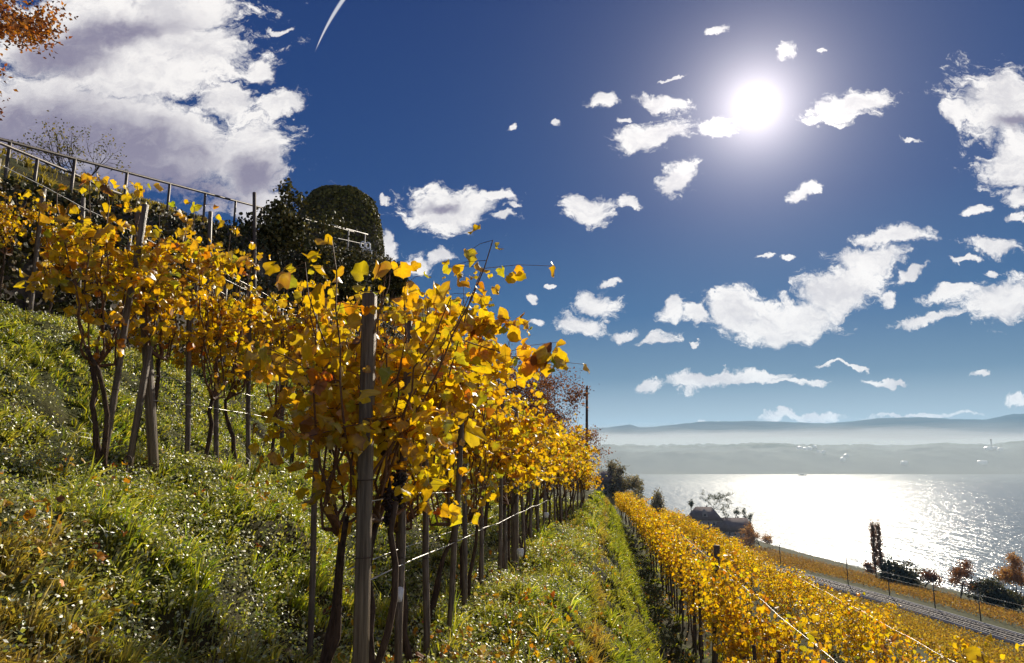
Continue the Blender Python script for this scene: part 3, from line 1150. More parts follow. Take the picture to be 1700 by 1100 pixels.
# the row under the grass path; a leaning post stands in it
GR = 'vines of the row below the grass path'
n_before, n_after = 0, 0
TPOST = 11.6
tl = list(np.arange(2.4, 58, .78))
bef = [t for t in tl if t < TPOST]
for i, t in enumerate(tl):
    if t < TPOST:
        k = len(bef) - 1 - i
        lab = 'thick golden vine below the grass path, %s on the camera side of the leaning post' % ORD[k]
    else:
        k = i - len(bef)
        lab = ('golden vine below the grass path, %s vine beyond the leaning post' % ORD[k]) if k < 14 else 'small golden vine far along the row edging the grass path'
    if RND.random() < .05 and t > 14:
        continue
    s = 1.62 + RND.normal(0, .05) + (0 if t < 20 else -.0006 * (t - 20) ** 2)
    if t < 9 and i < len(tl):
        v = dup(rowA[2 + (i * 3) % 10], gpt(s, t), ROWRZ + (math.pi if i % 2 else 0), lab, GR, .86 + RND.normal(0, .03))
    else:
        use_stock(i * 3 + 1, s, t, lab, GR if k < 14 or t < TPOST else 'far vines of the row below the grass path', math.pi * (i % 2), .87 + RND.normal(0, .04))
# two more rows down the slope
for r, (s0, t0, t1, stp, nm) in enumerate([(4.55, 7.4, 58, .92, 'second'), (7.7, 11, 58, 1.1, 'third')]):
    for i, t in enumerate(np.arange(t0, t1, stp)):
        if RND.random() < .06:
            continue
        use_stock(i * 2 + r, s0 + RND.normal(0, .08), t, 'golden grapevine in the dense %s row downhill of the grass path' % nm, 'vines of the %s row downhill' % nm, math.pi * (i % 2), .88 + RND.normal(0, .05))


# ------------------------------------------------------------------ posts, stakes, wires
def square_post(name, label, cat, s, t, w, h, tilt=(0, 0), mat='post', group=None, rz=0.0, chamfer=.008):
    root = thing(name, label, cat, gpt(s, t), ROWRZ + rz, group)
    root.rotation_euler = (tilt[0], tilt[1], ROWRZ + rz)
    MB().box((0, 0, h / 2 - .15), (w, w, h + .3), None, chamfer).build('shaft', M[mat], root)
    return root


fp = square_post('vineyard_post', 'thick square weathered post at the near end of the front row, bright right edge', 'post', -1.06, 3.0, .060, 1.90, (R(.3), R(-.6)), rz=R(5))
for zz in (.72, 1.05, 1.9):
    MB().tube([(0.045 * math.cos(a), .045 * math.sin(a) * 1.0, zz) for a in np.linspace(0, 6.283, 13)], .002, 4, False).build('wire_tie', M['rust'], fp)
bp = square_post('vineyard_post', 'tall square post standing in the middle row beside its leaning brace', 'post', -3.34, 4.78, .060, 2.10, (R(0), R(-9.0)))
br = square_post('post_brace', 'short slanting timber that props the foot of the tall middle row post', 'brace', -3.47, 4.66, .042, .95, (R(0), R(5)))
MB().tube([(0.05 * math.cos(a), .05 * math.sin(a), 1.38) for a in np.linspace(0, 6.283, 13)], .0025, 4, False).build('wire_tie', M['rust'], bp)
square_post('vineyard_post', 'dark leaning post rising above the vines below the grass path', 'post', 1.56, TPOST, .085, 2.12, (R(-2), R(4)), 'dark_stake')
square_post('vineyard_post', 'grey post halfway along the front row, thicker than the stakes beside it', 'post', -1.12, 8.45, .085, 2.0, (0, 0), 'stake')


def stake(label, s, t, h, r, tilt, group, mat='stake'):
    root = thing('vine_stake', label, 'stake', gpt(s, t), 0, group)
    root.rotation_euler = (tilt[0], tilt[1], ROWRZ)
    mb = MB()
    n = 6
    zz = np.linspace(-.12, h, n)
    mb.tube([(RND.normal(0, .004), RND.normal(0, .004), z) for z in zz], r, 6)
    mb.build('rod', M[mat], root, smooth=True)
    MB().tube([(r * 1.25 * math.cos(a), r * 1.25 * math.sin(a), .62) for a in np.linspace(0, 6.283, 9)], .0022, 4, False).build('wire_tie', M['rust'], root)
    return root


def jt():
    return (R(RND.normal(0, 1.2)), R(RND.normal(0, 1.4)))


ts = [3.56, 4.22, 4.78, 5.42, 6.25, 6.95, 7.6, 9.2, 10.1, 11.0, 11.9, 12.8, 13.8, 14.8, 15.9, 17, 18.2, 19.4]
for i, t in enumerate(ts):
    stake('slim grey stake in the front row, %s stake behind the thick post' % ORD[i], -1.10 + max(0, t - 13) * .06 + RND.normal(0, .015), t, 1.7 + RND.normal(0, .08), .021 if i < 6 else .024, jt(), 'stakes of the front row')
stake('thin stake standing up the bank just left of the thick front post', -1.62, 3.75, 1.5, .017, (R(-1), R(-1.5)), 'stakes of the front row')
tb = [4.32, 5.3, 5.75, 6.3, 7.0, 7.7, 8.5, 9.3, 10.2, 11.2, 12.4]
for i, t in enumerate(tb):
    lab = 'slim stake tied to the twisted vine left of the braced post' if i == 0 else 'slim stake of the middle row, %s to the right of the braced post' % ORD[i - 1]
    stake(lab, -3.42, t, 1.9 + RND.normal(0, .08), .022, (R(RND.normal(0, 1)), R(5)) if i == 0 else (R(RND.normal(0, 1.2)), R(RND.normal(-3.5, 1.4))), 'stakes of the middle row')
tcs = [7.35, 8.15, 9.0, 9.9, 10.8, 11.8, 12.9, 14.2]
for i, t in enumerate(tcs):
    stake('grey stake of the top row under the ivy wall, %s stake along' % ORD[i], -7.75, t, 1.95, .03, jt(), 'stakes of the top row')
stake('tall bare stake leaning above the leaves before the ivy wall, nearer one', -7.9, 12.6, 3.35, .04, (R(1), R(-2)), 'tall stakes before the ivy wall')
stake('tall dark stake tilted against the sky above the ivy wall', -8.4, 15.5, 5.0, .045, (R(0), R(-4)), 'tall stakes before the ivy wall', 'dark_stake')
for i, t in enumerate(np.arange(3.2, 26, .95)):
    lab = ('dark stake in the row below the grass path, %s before the leaning post' % ORD[int((TPOST - t) // .95)]) if t < TPOST else ('dark stake in the row below the grass path, %s past the leaning post' % ORD[int((t - TPOST) // .95)])
    stake(lab, 1.54 + RND.normal(0, .03), t, 1.42 + RND.normal(0, .06), .022, jt(), 'stakes of the row below the path', 'dark_stake')


def wire(label, s, t0, t1, h, r=.0026, sag=.02, grp='trellis wires', s1=None, h1=None):
    n = int((t1 - t0) / .8) + 3
    tt = np.linspace(t0, t1, n)
    pts = []
    for i, t in enumerate(tt):
        f = i / (n - 1)
        ss = s + ((s1 if s1 is not None else s) - s) * f
        hh = h + ((h1 if h1 is not None else h) - h) * f
        x, y = st2xy(ss, t)
        z = float(near_profile(np.array(ss), np.array(t))) - .035 * t + hh - sag * abs(math.sin(t * 1.6)) + RND.normal(0, .004)
        pts.append((x, y, z))
    o = MB().tube(pts, r, 5).build('trellis_wire', M['wire'], smooth=True)
    tag(o, label, 'wire', grp)


wire('straight upper wire tied across the front row under its leaves', -1.06, 3.02, 20, 1.0, .0030)
wire('lower wire of the front row nearer the grass path, tied at knee height', -1.05, 3.02, 20, .66, .0034)
wire('lower wire of the front row on the uphill side, paired with another', -1.15, 3.02, 20, .69, .0030)
wire('top wire of the front row running among the highest leaves', -1.10, 3.02, 20, 1.86, .0022)
wire('knee high wire of the middle row behind the thick front post', -3.40, 4.78, 18, .66, .0032)
wire('second wire of the middle row just above the knee high one', -3.44, 4.78, 18, .85, .0030)
wire('top wire of the middle row among its golden leaves', -3.42, 4.78, 18, 1.9, .0034)
wire('upper wire of the top row under the ivy wall', -7.75, 6, 22, 1.95, .006)
wire('slack wire strung from the braced post up to the top leaves', -3.40, 4.8, 9.0, 1.75, .0032, .04, s1=-3.3, h1=1.5)
wire('bright wire along the leaf tops of the row below the path', 1.60, 4.2, 16, 1.9, .0026)
wire('low wire of the row below the grass path', 1.58, 3, 30, .7, .003)
wire('bright wire along the second row downhill of the path', 4.5, 6, 18, 1.9, .003)


def white_tag(label, s, t, z, w, h):
    root = thing('plant_tag', label, 'tag', gpt(s, t, z), ROWRZ, 'white tags tied to the vines')
    n = 14
    mb = MB()
    V, F = [], []
    for k, yy in enumerate((-.004, .004)):
        for j in range(n):
            a = 2 * math.pi * j / n
            rx = w / 2 * (1 + .10 * math.sin(3 * a)) * (1 if abs(math.cos(a)) < .75 else .92)
            V.append((rx * math.copysign(abs(math.cos(a)) ** .6, math.cos(a)), yy + .004 * math.sin(2 * a), h / 2 * math.copysign(abs(math.sin(a)) ** .6, math.sin(a))))
    for j in range(n):
        F.append((j, (j + 1) % n, n + (j + 1) % n, n + j))
    V += [(0, -.004, 0), (0, .004, 0)]
    for j in range(n):
        F.append((2 * n, (j + 1) % n, j))
        F.append((2 * n + 1, n + j, n + (j + 1) % n))
    mb.add(V, F)
    mb.build('plate', M['white'], root, smooth=True)
    MB().tube([(0, 0, h / 2 - .005), (.01, .0, h / 2 + .03), (-.02, .03, h / 2 + .05)], .0016, 4).build('tie', M['rust'], root)
    return root


white_tag('largest white tag, close behind the thick front post near the ground', -1.02, 3.38, .50, .052, .070)
white_tag('round white tag hanging mid row just left of the grey post', -1.00, 8.0, .42, .085, .095)
white_tag('smallest white tag, far along the front row', -0.98, 11.2, .42, .085, .085)

rod = thing('eye_rod', 'rusty ground rod with a round eye, between twisted vine and braced post', 'rod', gpt(-3.30, 4.42), ROWRZ)
MB().tube([(0, 0, -.1), (.004, 0, .05), (0, 0, .12)], .006, 6).build('shank', M['rust'], rod, smooth=True)
MB().tube([(.028 * math.sin(a), 0, .148 - .028 * math.cos(a)) for a in np.linspace(0, 6.283, 17)], .0055, 6).build('eye', M['rust'], rod, smooth=True)


# ------------------------------------------------------------------ ivy wall, stairs rail, hilltop
def build_wall():
    root = thing('ivy_wall', 'long dark retaining wall smothered in ivy under the stair handrail', 'wall', (0, 0, 0))
    T = np.arange(5.0, 30.01, .5)
    zt = zwall(T)
    rows = []
    for f in np.linspace(0, 1, 9):
        s = -8.72 - .42 * f + (fbm(T * 1.3, f * 4, 61, 3) - .5) * .22
        z = 1.95 + (zt - 1.95) * f - .035 * T + .03
        x, y = st2xy(s, T)
        rows.append(np.stack([x, y, z], -1))
    f_ = rows[-1].copy()
    bx, by = st2xy(np.full_like(T, -9.55), T)
    rows.append(np.stack([bx, by, f_[:, 2] + .01], -1))
    rows.append(np.stack([bx, by, 1.5 - .035 * T], -1))
    V = np.stack(rows, 0)
    n, m = V.shape[:2]
    idx = np.arange(n * m).reshape(n, m)
    F = np.stack([idx[:-1, :-1], idx[:-1, 1:], idx[1:, 1:], idx[1:, :-1]], -1).reshape(-1, 4)
    link('masonry', np_mesh('masonry', V.reshape(-1, 3), [F], None, False), M['stone'], root)
    rng = np.random.default_rng(5)
    N = 26000
    t = rng.uniform(5, 30, N)
    f = np.clip(rng.beta(1.6, 1.0, N), 0, 1.0)
    keep = (fbm(t * .9, f * 2.5, 71, 3) > .40) | (f > .86)
    t, f = t[keep], f[keep]
    N = len(t)
    s = -8.62 - .42 * f - rng.uniform(-.16, .04, N)
    z = 1.95 + (zwall(t) - 1.95) * f - .035 * t + rng.normal(.04, .05, N) + np.where(f > .9, rng.uniform(0, .25, N) * fbm(t * 1.5, t * 0, 3, 2), 0)
    x, y = st2xy(s, t)
    pos = np.stack([x, y, z], -1)
    ox, oy = st2xy(1.0, 0.0)
    no = np.array([ox, oy, .35]) + rng.normal(0, .55, (N, 3))
    ax = np.array([0, 0, -1.0]) + rng.normal(0, .6, (N, 3))
    pal = np.array([(.030, .034, .012), (.055, .052, .018), (.085, .072, .025), (.15, .10, .04), (.24, .20, .10)])
    c = pick(rng, pal, N, [.36, .30, .18, .12, .04], .25)
    link('ivy', leaves_mesh('ivy', pos, ax, no, rng.uniform(.06, .13, N), c, rng, LT[False], .4), M['ivy'], root)


build_wall()


def handrail(name, label, pts, posts, rtop, hpost, mat, mid=None):
    root = thing(name, label, 'handrail', tuple(pts[0]))
    o = np.array(pts[0])
    MB().tube(np.array(pts) - o, rtop, 7).build('top_rail', M[mat], root, smooth=True)
    if mid:
        for h in mid:
            MB().tube(np.array(pts) - o - np.array([0, 0, h]), rtop * .55, 5).build('lower_rail', M['pale_rail'], root, smooth=True)
    for p in posts:
        p = np.array(p) - o
        MB().tube([p, p - np.array([0, 0, hpost])], rtop * .95, 6).build('post', M[mat], root, smooth=True)
    return root


def zr(t):
    return 5.83 + .257 * (t - 11.0) - .0


def rpt(s, t, dz=0.0):
    x, y = st2xy(s, t)
    return (x, y, zr(t) + dz - .035 * t)


S0 = -9.9
handrail('handrail', 'long dark handrail climbing the stairs along the hilltop above the ivy wall', [rpt(S0, t) for t in np.arange(5.5, 25.4, .9)],
         [rpt(S0, 11.0 + 1.4 * k) for k in range(-3, 8)], .030, 1.05, 'rail_metal')
handrail('handrail', 'short pale rail in front of the ivy pavilion', [rpt(S0 + .15, t, .0) for t in np.arange(22.6, 26.6, .65)],
         [rpt(S0 + .15, 26.2), rpt(S0 + .15, 24.4)], .026, 1.2, 'pale_rail', (.45, .8))
lowpts = []
for (px, py, Y) in [(-60, 226, 9.6), (0, 237, 10.4), (62, 263, 11.3), (120, 287, 12.3), (171, 311, 13.3), (215, 327, 14.2)]:
    lowpts.append(tuple(at(px, py, Y)))
handrail('handrail', 'lower dark rail in front of the long handrail, sinking into the ivy', lowpts, [lowpts[2], lowpts[4]], .028, .8, 'rail_metal')


# ------------------------------------------------------------------ trees and shrubs
def branches(rng, p, d, L, r, lvl, maxl, out, tips, spread=.6, up=.15, kids=(3, 5), taper=.62):
    n = 5
    pts = [np.array(p)]
    dd = np.array(d, float)
    for i in range(n):
        dd = unit(dd + rng.normal(0, .13, 3) + np.array([0, 0, up * .25]))
        pts.append(pts[-1] + dd * L / n)
    rr = np.linspace(r, r * .5, n + 1)
    out.append((pts, rr, lvl))
    if lvl >= maxl:
        tips.append(pts[-1])
        tips.append(pts[-3])
        return
    k = rng.integers(kids[0], kids[1] + 1)
    for j in range(k):
        i = int(np.clip(round(2 + (n - 2) * (j + rng.random()) / k), 2, n))
        nd = unit(dd + rng.normal(0, spread, 3) + np.array([0, 0, up]))
        branches(rng, pts[i], nd, L * rng.uniform(.55, .8), rr[i] * taper, lvl + 1, maxl, out, tips, spread, up, kids, taper)


def add_tree(name, label, base, H, seed, pal, nleaf, leaf=(.1, .2), levels=3, spread=.6, up=.15, trunk_r=None, width=None, clump=.5, kids=(3, 5), group=None,
             mat='far_leaf', cat='tree', trunkfrac=.32, stems=1, shape=None, jit=.25):
    """trunk with limbs and twigs; the crown is many leaf faces around the twig ends"""
    rng = np.random.default_rng(seed)
    root = thing(name, label, cat, tuple(base), 0, group)
    br, tips = [], []
    r0 = trunk_r or H * .025
    for k in range(stems):
        d0 = np.array([0, 0, 1.0]) if stems == 1 else unit(np.array([rng.normal(0, .55), rng.normal(0, .55), 1.0]))
        branches(rng, (0, 0, -.2) if stems == 1 else (rng.normal(0, .05), rng.normal(0, .05), -.1), d0, H * trunkfrac, r0, 0, levels, br, tips, spread, up, kids)
    allp = np.vstack([np.array(b[0]) for b in br])
    sc = H / max(allp[:, 2].max(), .1)
    wsc = sc if width is None else width / max(np.percentile(np.abs(allp[:, :2]), 96) * 2, .1)
    S3 = np.array([wsc, wsc, sc])
    mb, mt_ = MB(), MB()
    for pts, rr, lvl in br:
        q = np.array(pts) * S3
        (mt_ if lvl == 0 else mb).tube(q, rr * min(1.0, sc), 8 if lvl == 0 else (4 if lvl < 3 else 3), False)
    mt_.build('trunk', M['tree_bark'], root, smooth=True)
    if mb.n:
        mb.build('limbs', M['tree_bark'], root, smooth=True)
    tips = np.array(tips) * S3
    if nleaf:
        c = tips[rng.integers(len(tips), size=nleaf)]
        pos = c + rng.normal(0, 1, (nleaf, 3)) * clump * np.array([1, 1, .8])
        keep = pos[:, 2] > H * .06
        pos = pos[keep]
        n = len(pos)
        tone = rng.normal(1, jit, (len(tips), 1))
        ax = rng.normal(0, 1, (n, 3)) + np.array([0, 0, -.4])
        no = rng.normal(0, 1, (n, 3)) + np.array([0, 0, .4])
        col = pick(rng, pal, n, None, .25)
        link('crown', leaves_mesh('crown', pos, ax, no, rng.uniform(leaf[0], leaf[1], n), col, rng, QUAD, .4), M[mat], root)
    return root


AUT = np.array([(.34, .12, .02), (.42, .18, .025), (.26, .09, .02), (.20, .10, .03)])
BRN = np.array([(.19, .075, .045), (.25, .105, .06), (.13, .055, .045)])
DRK = np.array([(.022, .028, .012), (.035, .040, .015), (.05, .05, .02)])
OLV = np.array([(.09, .10, .025), (.15, .13, .03), (.22, .17, .04)])

# orange tree at the frame's upper left corner
b = at(-112, 415, 12.0)
add_tree('autumn_tree', 'orange leaved tree reaching in at the top left corner above the stairs', (b.x, b.y, b.z - .4), 5.6, 61, np.array([(.36, .13, .03), (.44, .17, .03), (.25, .08, .03), (.16, .06, .03)]), 17000, (.055, .10), 4, .62, .06,
         .12, 4.3, .15, (3, 4), mat='far_leaf', trunkfrac=.26)
b = at(128, 300, 16.4)
add_tree('hilltop_shrub', 'thin arching shrub with few leaves on the hilltop behind the handrail', (b.x, b.y, b.z - .1), 1.5, 62, OLV, 900, (.04, .075), 3, .55, .1, .03, 2.1, .06, (3, 4), cat='shrub', stems=7, trunkfrac=.6)


def bush(name, label, c, rad, seed, pal, n, leaf, cat='shrub', group=None, clumps=26, mat='ivy', stems=True):
    """leafy mass: stems from the foot and leaf clumps through an uneven volume"""
    rng = np.random.default_rng(seed)
    base = np.array([c[0], c[1], c[2] - rad[2]])
    root = thing(name, label, cat, tuple(base), 0, group)
    q = unit(rng.normal(0, 1, (clumps, 3))) * (rng.random((clumps, 1)) ** .4) * np.array(rad) * np.array([1, 1, 1]) + np.array([0, 0, rad[2]])
    q[:, 2] = np.maximum(q[:, 2], .08 * rad[2])
    if stems:
        mb = MB()
        for k in range(min(clumps, 16)):
            mb.tube(wiggle(rng, (rng.normal(0, .1), rng.normal(0, .1), -.1), q[k], 5, .03), np.linspace(.035, .01, 5) * max(rad[2], .6), 4, False)
        mb.build('stems', M['tree_bark'], root, smooth=True)
    k = rng.integers(clumps, size=n)
    tone = rng.normal(1, .22, clumps)
    off = unit(rng.normal(0, 1, (n, 3))) * (rng.random((n, 1)) ** .5) * np.array(rad) * .42
    pos = q[k] + off
    no = unit(off) + rng.normal(0, .6, (n, 3)) + np.array([0, 0, .3])
    ax = rng.normal(0, 1, (n, 3)) + np.array([0, 0, -.5])
    col = np.clip(pick(rng, pal, n, None, .22) * np.clip(tone[k], .5, 1.6)[:, None], .004, .8)
    link('foliage', leaves_mesh('foliage', pos, ax, no, rng.uniform(leaf[0], leaf[1], n), col, rng, LT[False], .35), M[mat], root)
    return root


GS = 'dark shrubs before the ivy pavilion'
for i, (px, py, Y, rx, rz_, lab) in enumerate([(520, 425, 20.5, 1.5, 1.15, 'dark bushy ivy mass below the pavilion, widest of the dark shrubs'),
                                               (448, 385, 18.2, .95, .75, 'leafy shrub at the end of the long handrail, lit on its tips'),
                                               (478, 350, 19.0, .55, .75, 'small upright shrub with a shoot poking into the sky left of the pavilion'),
                                               (583, 474, 22.5, 1.2, 1.1, 'dark shrub under the pale rail of the pavilion'),
                                               (646, 462, 25.0, .7, .7, 'low dark shrub at the foot of the pavilion on its lake side')]):
    c = at(px, py, Y)
    bush('dark_shrub', lab, tuple(c), (rx, rx * .9, rz_), 80 + i, np.array([(.035, .036, .012), (.06, .055, .018), (.10, .09, .03), (.19, .16, .06)]), 2600 if i != 2 else 700, (.07, .15), group=GS)


def pavilion():
    c = at(560, 430, 29.0)
    zt_ = at(556, 304, 29.0).z
    H = zt_ - c.z + 0.75
    root = thing('ivy_pavilion', 'round topped garden pavilion overgrown with dense dark ivy', 'pavilion', (c.x, c.y, c.z - 1.2))
    rng = np.random.default_rng(9)
    nu, nv = 28, 14
    hw = 1.95
    V = []
    for j in range(nv + 1):
        f = j / nv
        th = f * math.pi / 2
        r = hw * (math.cos(th) ** .52) if j < nv else 0.02
        z = H * math.sin(th) ** .95
        for i in range(nu):
            a = 2 * math.pi * i / nu
            k = 1 + .03 * math.sin(5 * a + 3 * f)
            V.append((r * k * math.cos(a), r * k * math.sin(a), z))
    idx = np.arange((nv + 1) * nu).reshape(nv + 1, nu)
    F = np.stack([idx[:-1], np.roll(idx, -1, 1)[:-1], np.roll(idx, -1, 1)[1:], idx[1:]], -1).reshape(-1, 4)
    link('dome', np_mesh('dome', V, [F], None, True), M['stone'], root)
    N = 15000
    f = rng.random(N) ** .85
    a = rng.uniform(0, 2 * math.pi, N)
    th = f * math.pi / 2
    r = hw * np.cos(th) ** .52
    z = H * np.sin(th) ** .95
    bump = .02 + .22 * fbm(a * 2.2, z * 1.3, 44, 4) * (.4 + .6 * rng.random(N))
    rr = r + bump
    pos = np.stack([rr * np.cos(a), rr * np.sin(a), z + bump * .8], -1)
    no = np.stack([np.cos(a), np.sin(a), .25 + 1.6 * f ** 3], -1) + rng.normal(0, .38, (N, 3))
    ax = np.array([0, 0, -1.0]) + rng.normal(0, .45, (N, 3))
    pal = np.array([(.075, .070, .016), (.115, .105, .022), (.17, .145, .034)])
    link('ivy', leaves_mesh('ivy', pos, ax, no, rng.uniform(.08, .15, N), pick(rng, pal, N, None, .3) * (.55 + .9 * fbm(a * 3, z * 1.5, 46, 3))[:, None], rng, LT[False], .4), M['ivy'], root)


pavilion()
for i, (px, py, Y, r_, lab) in enumerate([(12, 1085, 1.75, .12, 'bright yellow green leafy weed at the lower left edge of the grass'),
                                          (255, 1110, 1.9, .10, 'low green weed in the dry grass below the middle row')]):
    p_ = at(px, py, Y)
    s_, t_ = xy2st(p_.x, p_.y)
    bush('leafy_weed', lab, (p_.x, p_.y, float(ground_z(s_, t_)) + r_), (r_, r_, r_), 95 + i, np.array([(.30, .36, .04), (.38, .42, .06), (.2, .27, .03)]), 150, (.02, .045), 'weed', 'weeds in the grass', 12, 'grass')

# white scroll-backed garden chair by the pale rail
c = at(608, 416, 25.6)
ch = thing('garden_chair', 'white garden chair with scrolled back beside the pavilion', 'chair', (c.x, c.y, c.z - .38), R(25))
MB().box((0, 0, .36), (.42, .40, .035), None, .01).build('seat', M['white'], ch)
for sx in (-1, 1):
    for sy in (-1, 1):
        MB().tube([(sx * .17, sy * .16, .35), (sx * .19, sy * .18, -.15)], .018, 6).build('leg', M['white'], ch)
bk = MB()
for sx in (-1, 1):
    bk.tube([(sx * .10 + .085 * math.sin(a), .18, .66 + .12 * math.cos(a)) for a in np.linspace(0, 6.283, 15)], .028, 6)
bk.tube([(-.19, .18, .38), (-.2, .18, .55), (-.15, .18, .76)], .02, 6).tube([(.19, .18, .38), (.2, .18, .55), (.15, .18, .76)], .02, 6)
bk.build('backrest', M['white'], ch, smooth=True)

# bare brown trees beyond the end of the nearest row, and the pole
GT = 'bare brown trees beyond the front row'
for i, (px, py, Y, H, w, sd, lab) in enumerate([(858, 582, 36, 7.8, 5.2, 71, 'tallest brown twiggy tree behind the front row, fewest leaves'),
                                                (908, 594, 40, 8.0, 5.6, 72, 'brown tree with withered leaves just left of the tall pole'),
                                                (818, 640, 33, 6.0, 3.8, 74, 'brown tree mostly hidden behind the tops of the front row'),
                                                (938, 665, 44, 6.2, 3.6, 73, 'low brown thicket tree beside the foot of the tall pole')]):
    p = at(px, py, Y)
    add_tree('bare_tree', lab, (p.x, p.y, p.z - H), H, sd, BRN, 6500, (.07, .15), 4, .5, .22, .12, w, .26, (3, 4), GT, trunkfrac=.36)
p = at(972, 640, 60)
pl = thing('telegraph_pole', 'tall thin wooden pole standing alone at the end of the front row', 'pole', (p.x, p.y, p.z - 9.0))
MB().tube([(0, 0, -.3), (.03, 0, 4.5), (.12, 0, 8.7)], [.15, .125, .10], 8).build('shaft', M['pole'], pl, smooth=True)
MB().tube([(.12, 0, 8.68), (.125, 0, 9.0)], [.13, .06], 8).build('cap', M['pole'], pl, smooth=True)
MB().box((-.05, 0, 8.2), (.28, .12, .3), None, .02).build('bracket', M['rust'], pl)


# ------------------------------------------------------------------ lower slope: fields, railway, shore trees
def upt(u, t):
    """s of the contour u at distance t"""
    return u - gbend(t)


def rail_line(u, t0, t1, step):
    T = np.arange(t0, t1, step)
    s = upt(u, T)
    x, y = st2xy(s, T)
    return np.stack([x, y], -1), T


def ribbon(name, u0, u1, z0, z1, t0, t1, step, mat, parent=None):
    a, T = rail_line(u0, t0, t1, step)
    b_, _ = rail_line(u1, t0, t1, step)
    n = len(T)
    rows = [np.column_stack([a, np.full(n, z0)]), np.column_stack([a, np.full(n, z1)]), np.column_stack([b_, np.full(n, z1)]), np.column_stack([b_, np.full(n, z0)])]
    V = np.stack(rows, 0)
    idx = np.arange(4 * n).reshape(4, n)
    F = np.stack([idx[:-1, :-1], idx[:-1, 1:], idx[1:, 1:], idx[1:, :-1]], -1).reshape(-1, 4)
    return link(name, np_mesh(name, V.reshape(-1, 3), [F], None, False), mat, parent)


ZR = -45.4
T0, T1 = 95, 420
rw = thing('railway', 'double railway track on a gravel bed along the lower slope', 'railway')
rw['kind'] = 'structure'
ribbon('ballast', 122.6, 129.2, ZR - 1.0, ZR + .35, T0, T1, 4, M['ballast'], rw)
for u in (123.4, 124.85, 127.0, 128.45):
    ribbon('rail', u, u + .12, ZR + .45, ZR + .62, T0, T1, 4, M['steel'], rw)
sb = MB()
for uc in (124.18, 127.78):
    T = np.arange(T0, 300, 1.3)
    for t in T:
        x, y = st2xy(upt(uc, t), t)
        ang = -AL + math.atan(0.0016 * t)
        sb.box((x, y, ZR + .40), (2.4, .26, .12), (0, 0, ang))
sb.build('sleepers', M['sleeper'], rw)['kind'] = 'stuff'
wl = ribbon('retaining_kerb', 121.6, 121.95, ZR - 1.2, ZR + .7, T0, T1, 4, M['concrete'])
tag(wl, 'pale low wall along the uphill side of the railway', 'wall')
wl2 = ribbon('lake_side_kerb', 129.9, 130.25, ZR - 2.0, ZR + .55, T0, T1, 4, M['concrete'])
tag(wl2, 'pale low wall along the lake side of the railway', 'wall')

masts = []
for i, (px, Yt) in enumerate([(1635, 168), (1557, 187), (1477, 208), (1413, 230), (1300, 276)]):
    # where the line of that sight crosses the track side
    t = Yt
    best = min(np.arange(120, 400, .5), key=lambda tt: abs(850 + FPX * st2xy(upt(133.0 if i != 2 else 132.0, tt), tt)[0] / (st2xy(upt(133.0, tt), tt)[1] * CP + ZR * SP) - px))
    x, y = st2xy(upt(132.2, best), best)
    lab = ['catenary mast with crossarm nearest the dark bush at the right', 'bare dark mast between the nearest crossarm mast and the bushes', 'dark mast just right of the twin poplar', 'dark mast left of the twin poplar', 'farthest mast with crossarm, beside the autumn tree and houses'][i]
    m_ = thing('catenary_mast', lab, 'mast', (x, y, ZR), -AL + math.atan(0.0016 * best), 'masts along the railway')
    MB().tube([(0, 0, -.5), (0, 0, 8.6)], [.17, .13], 6).build('shaft', M['mast'], m_)
    if i in (0, 4):
        MB().tube([(.2, 0, 7.8), (-5.2, 0, 7.9)], .09, 5).build('crossarm', M['mast'], m_)
        MB().tube([(-4.6, 0, 7.9), (-4.6, 0, 7.2)], .05, 5).build('insulator', M['mast'], m_)
    else:
        MB().tube([(0, 0, 7.4), (-2.4, 0, 7.0)], .06, 5).build('bracket', M['mast'], m_)
    masts.append((best, x, y))
tt = np.arange(120, 330, 6.0)
for k, (u, z) in enumerate([(127.8, 6.4), (130.0, 7.4)]):
    pts = [(*st2xy(upt(u, t), t), ZR + z) for t in tt]
    o = MB().tube(pts, .035, 4, False).build('contact_wire', M['mast'])
    tag(o, ['lower contact wire over the railway', 'upper wire over the railway at mast height'][k], 'wire')


def field_vines(name, rows, rng, nl, leaf, pal, wid=.45, hgt=1.7):
    pos = []
    for (s, t) in rows:
        k = rng.normal(0, 1, (nl, 3)) * np.array([wid * .6, .45, .38])
        x, y = st2xy(s + k[:, 0], t + k[:, 1])
        z = ground_z(np.full(nl, s), np.full(nl, t), False) + hgt * .66 + k[:, 2]
        pos.append(np.stack([x, y, z], -1))
    pos = np.vstack(pos)
    n = len(pos)
    ax = rng.normal(0, 1, (n, 3)) + np.array([0, 0, -.5])
    no = rng.normal(0, .8, (n, 3)) + np.array([0, 0, .5])
    return leaves_mesh(name, pos, ax, no, rng.uniform(leaf[0], leaf[1], n), pick(rng, pal, n, None, .2), rng, QUAD, .4)


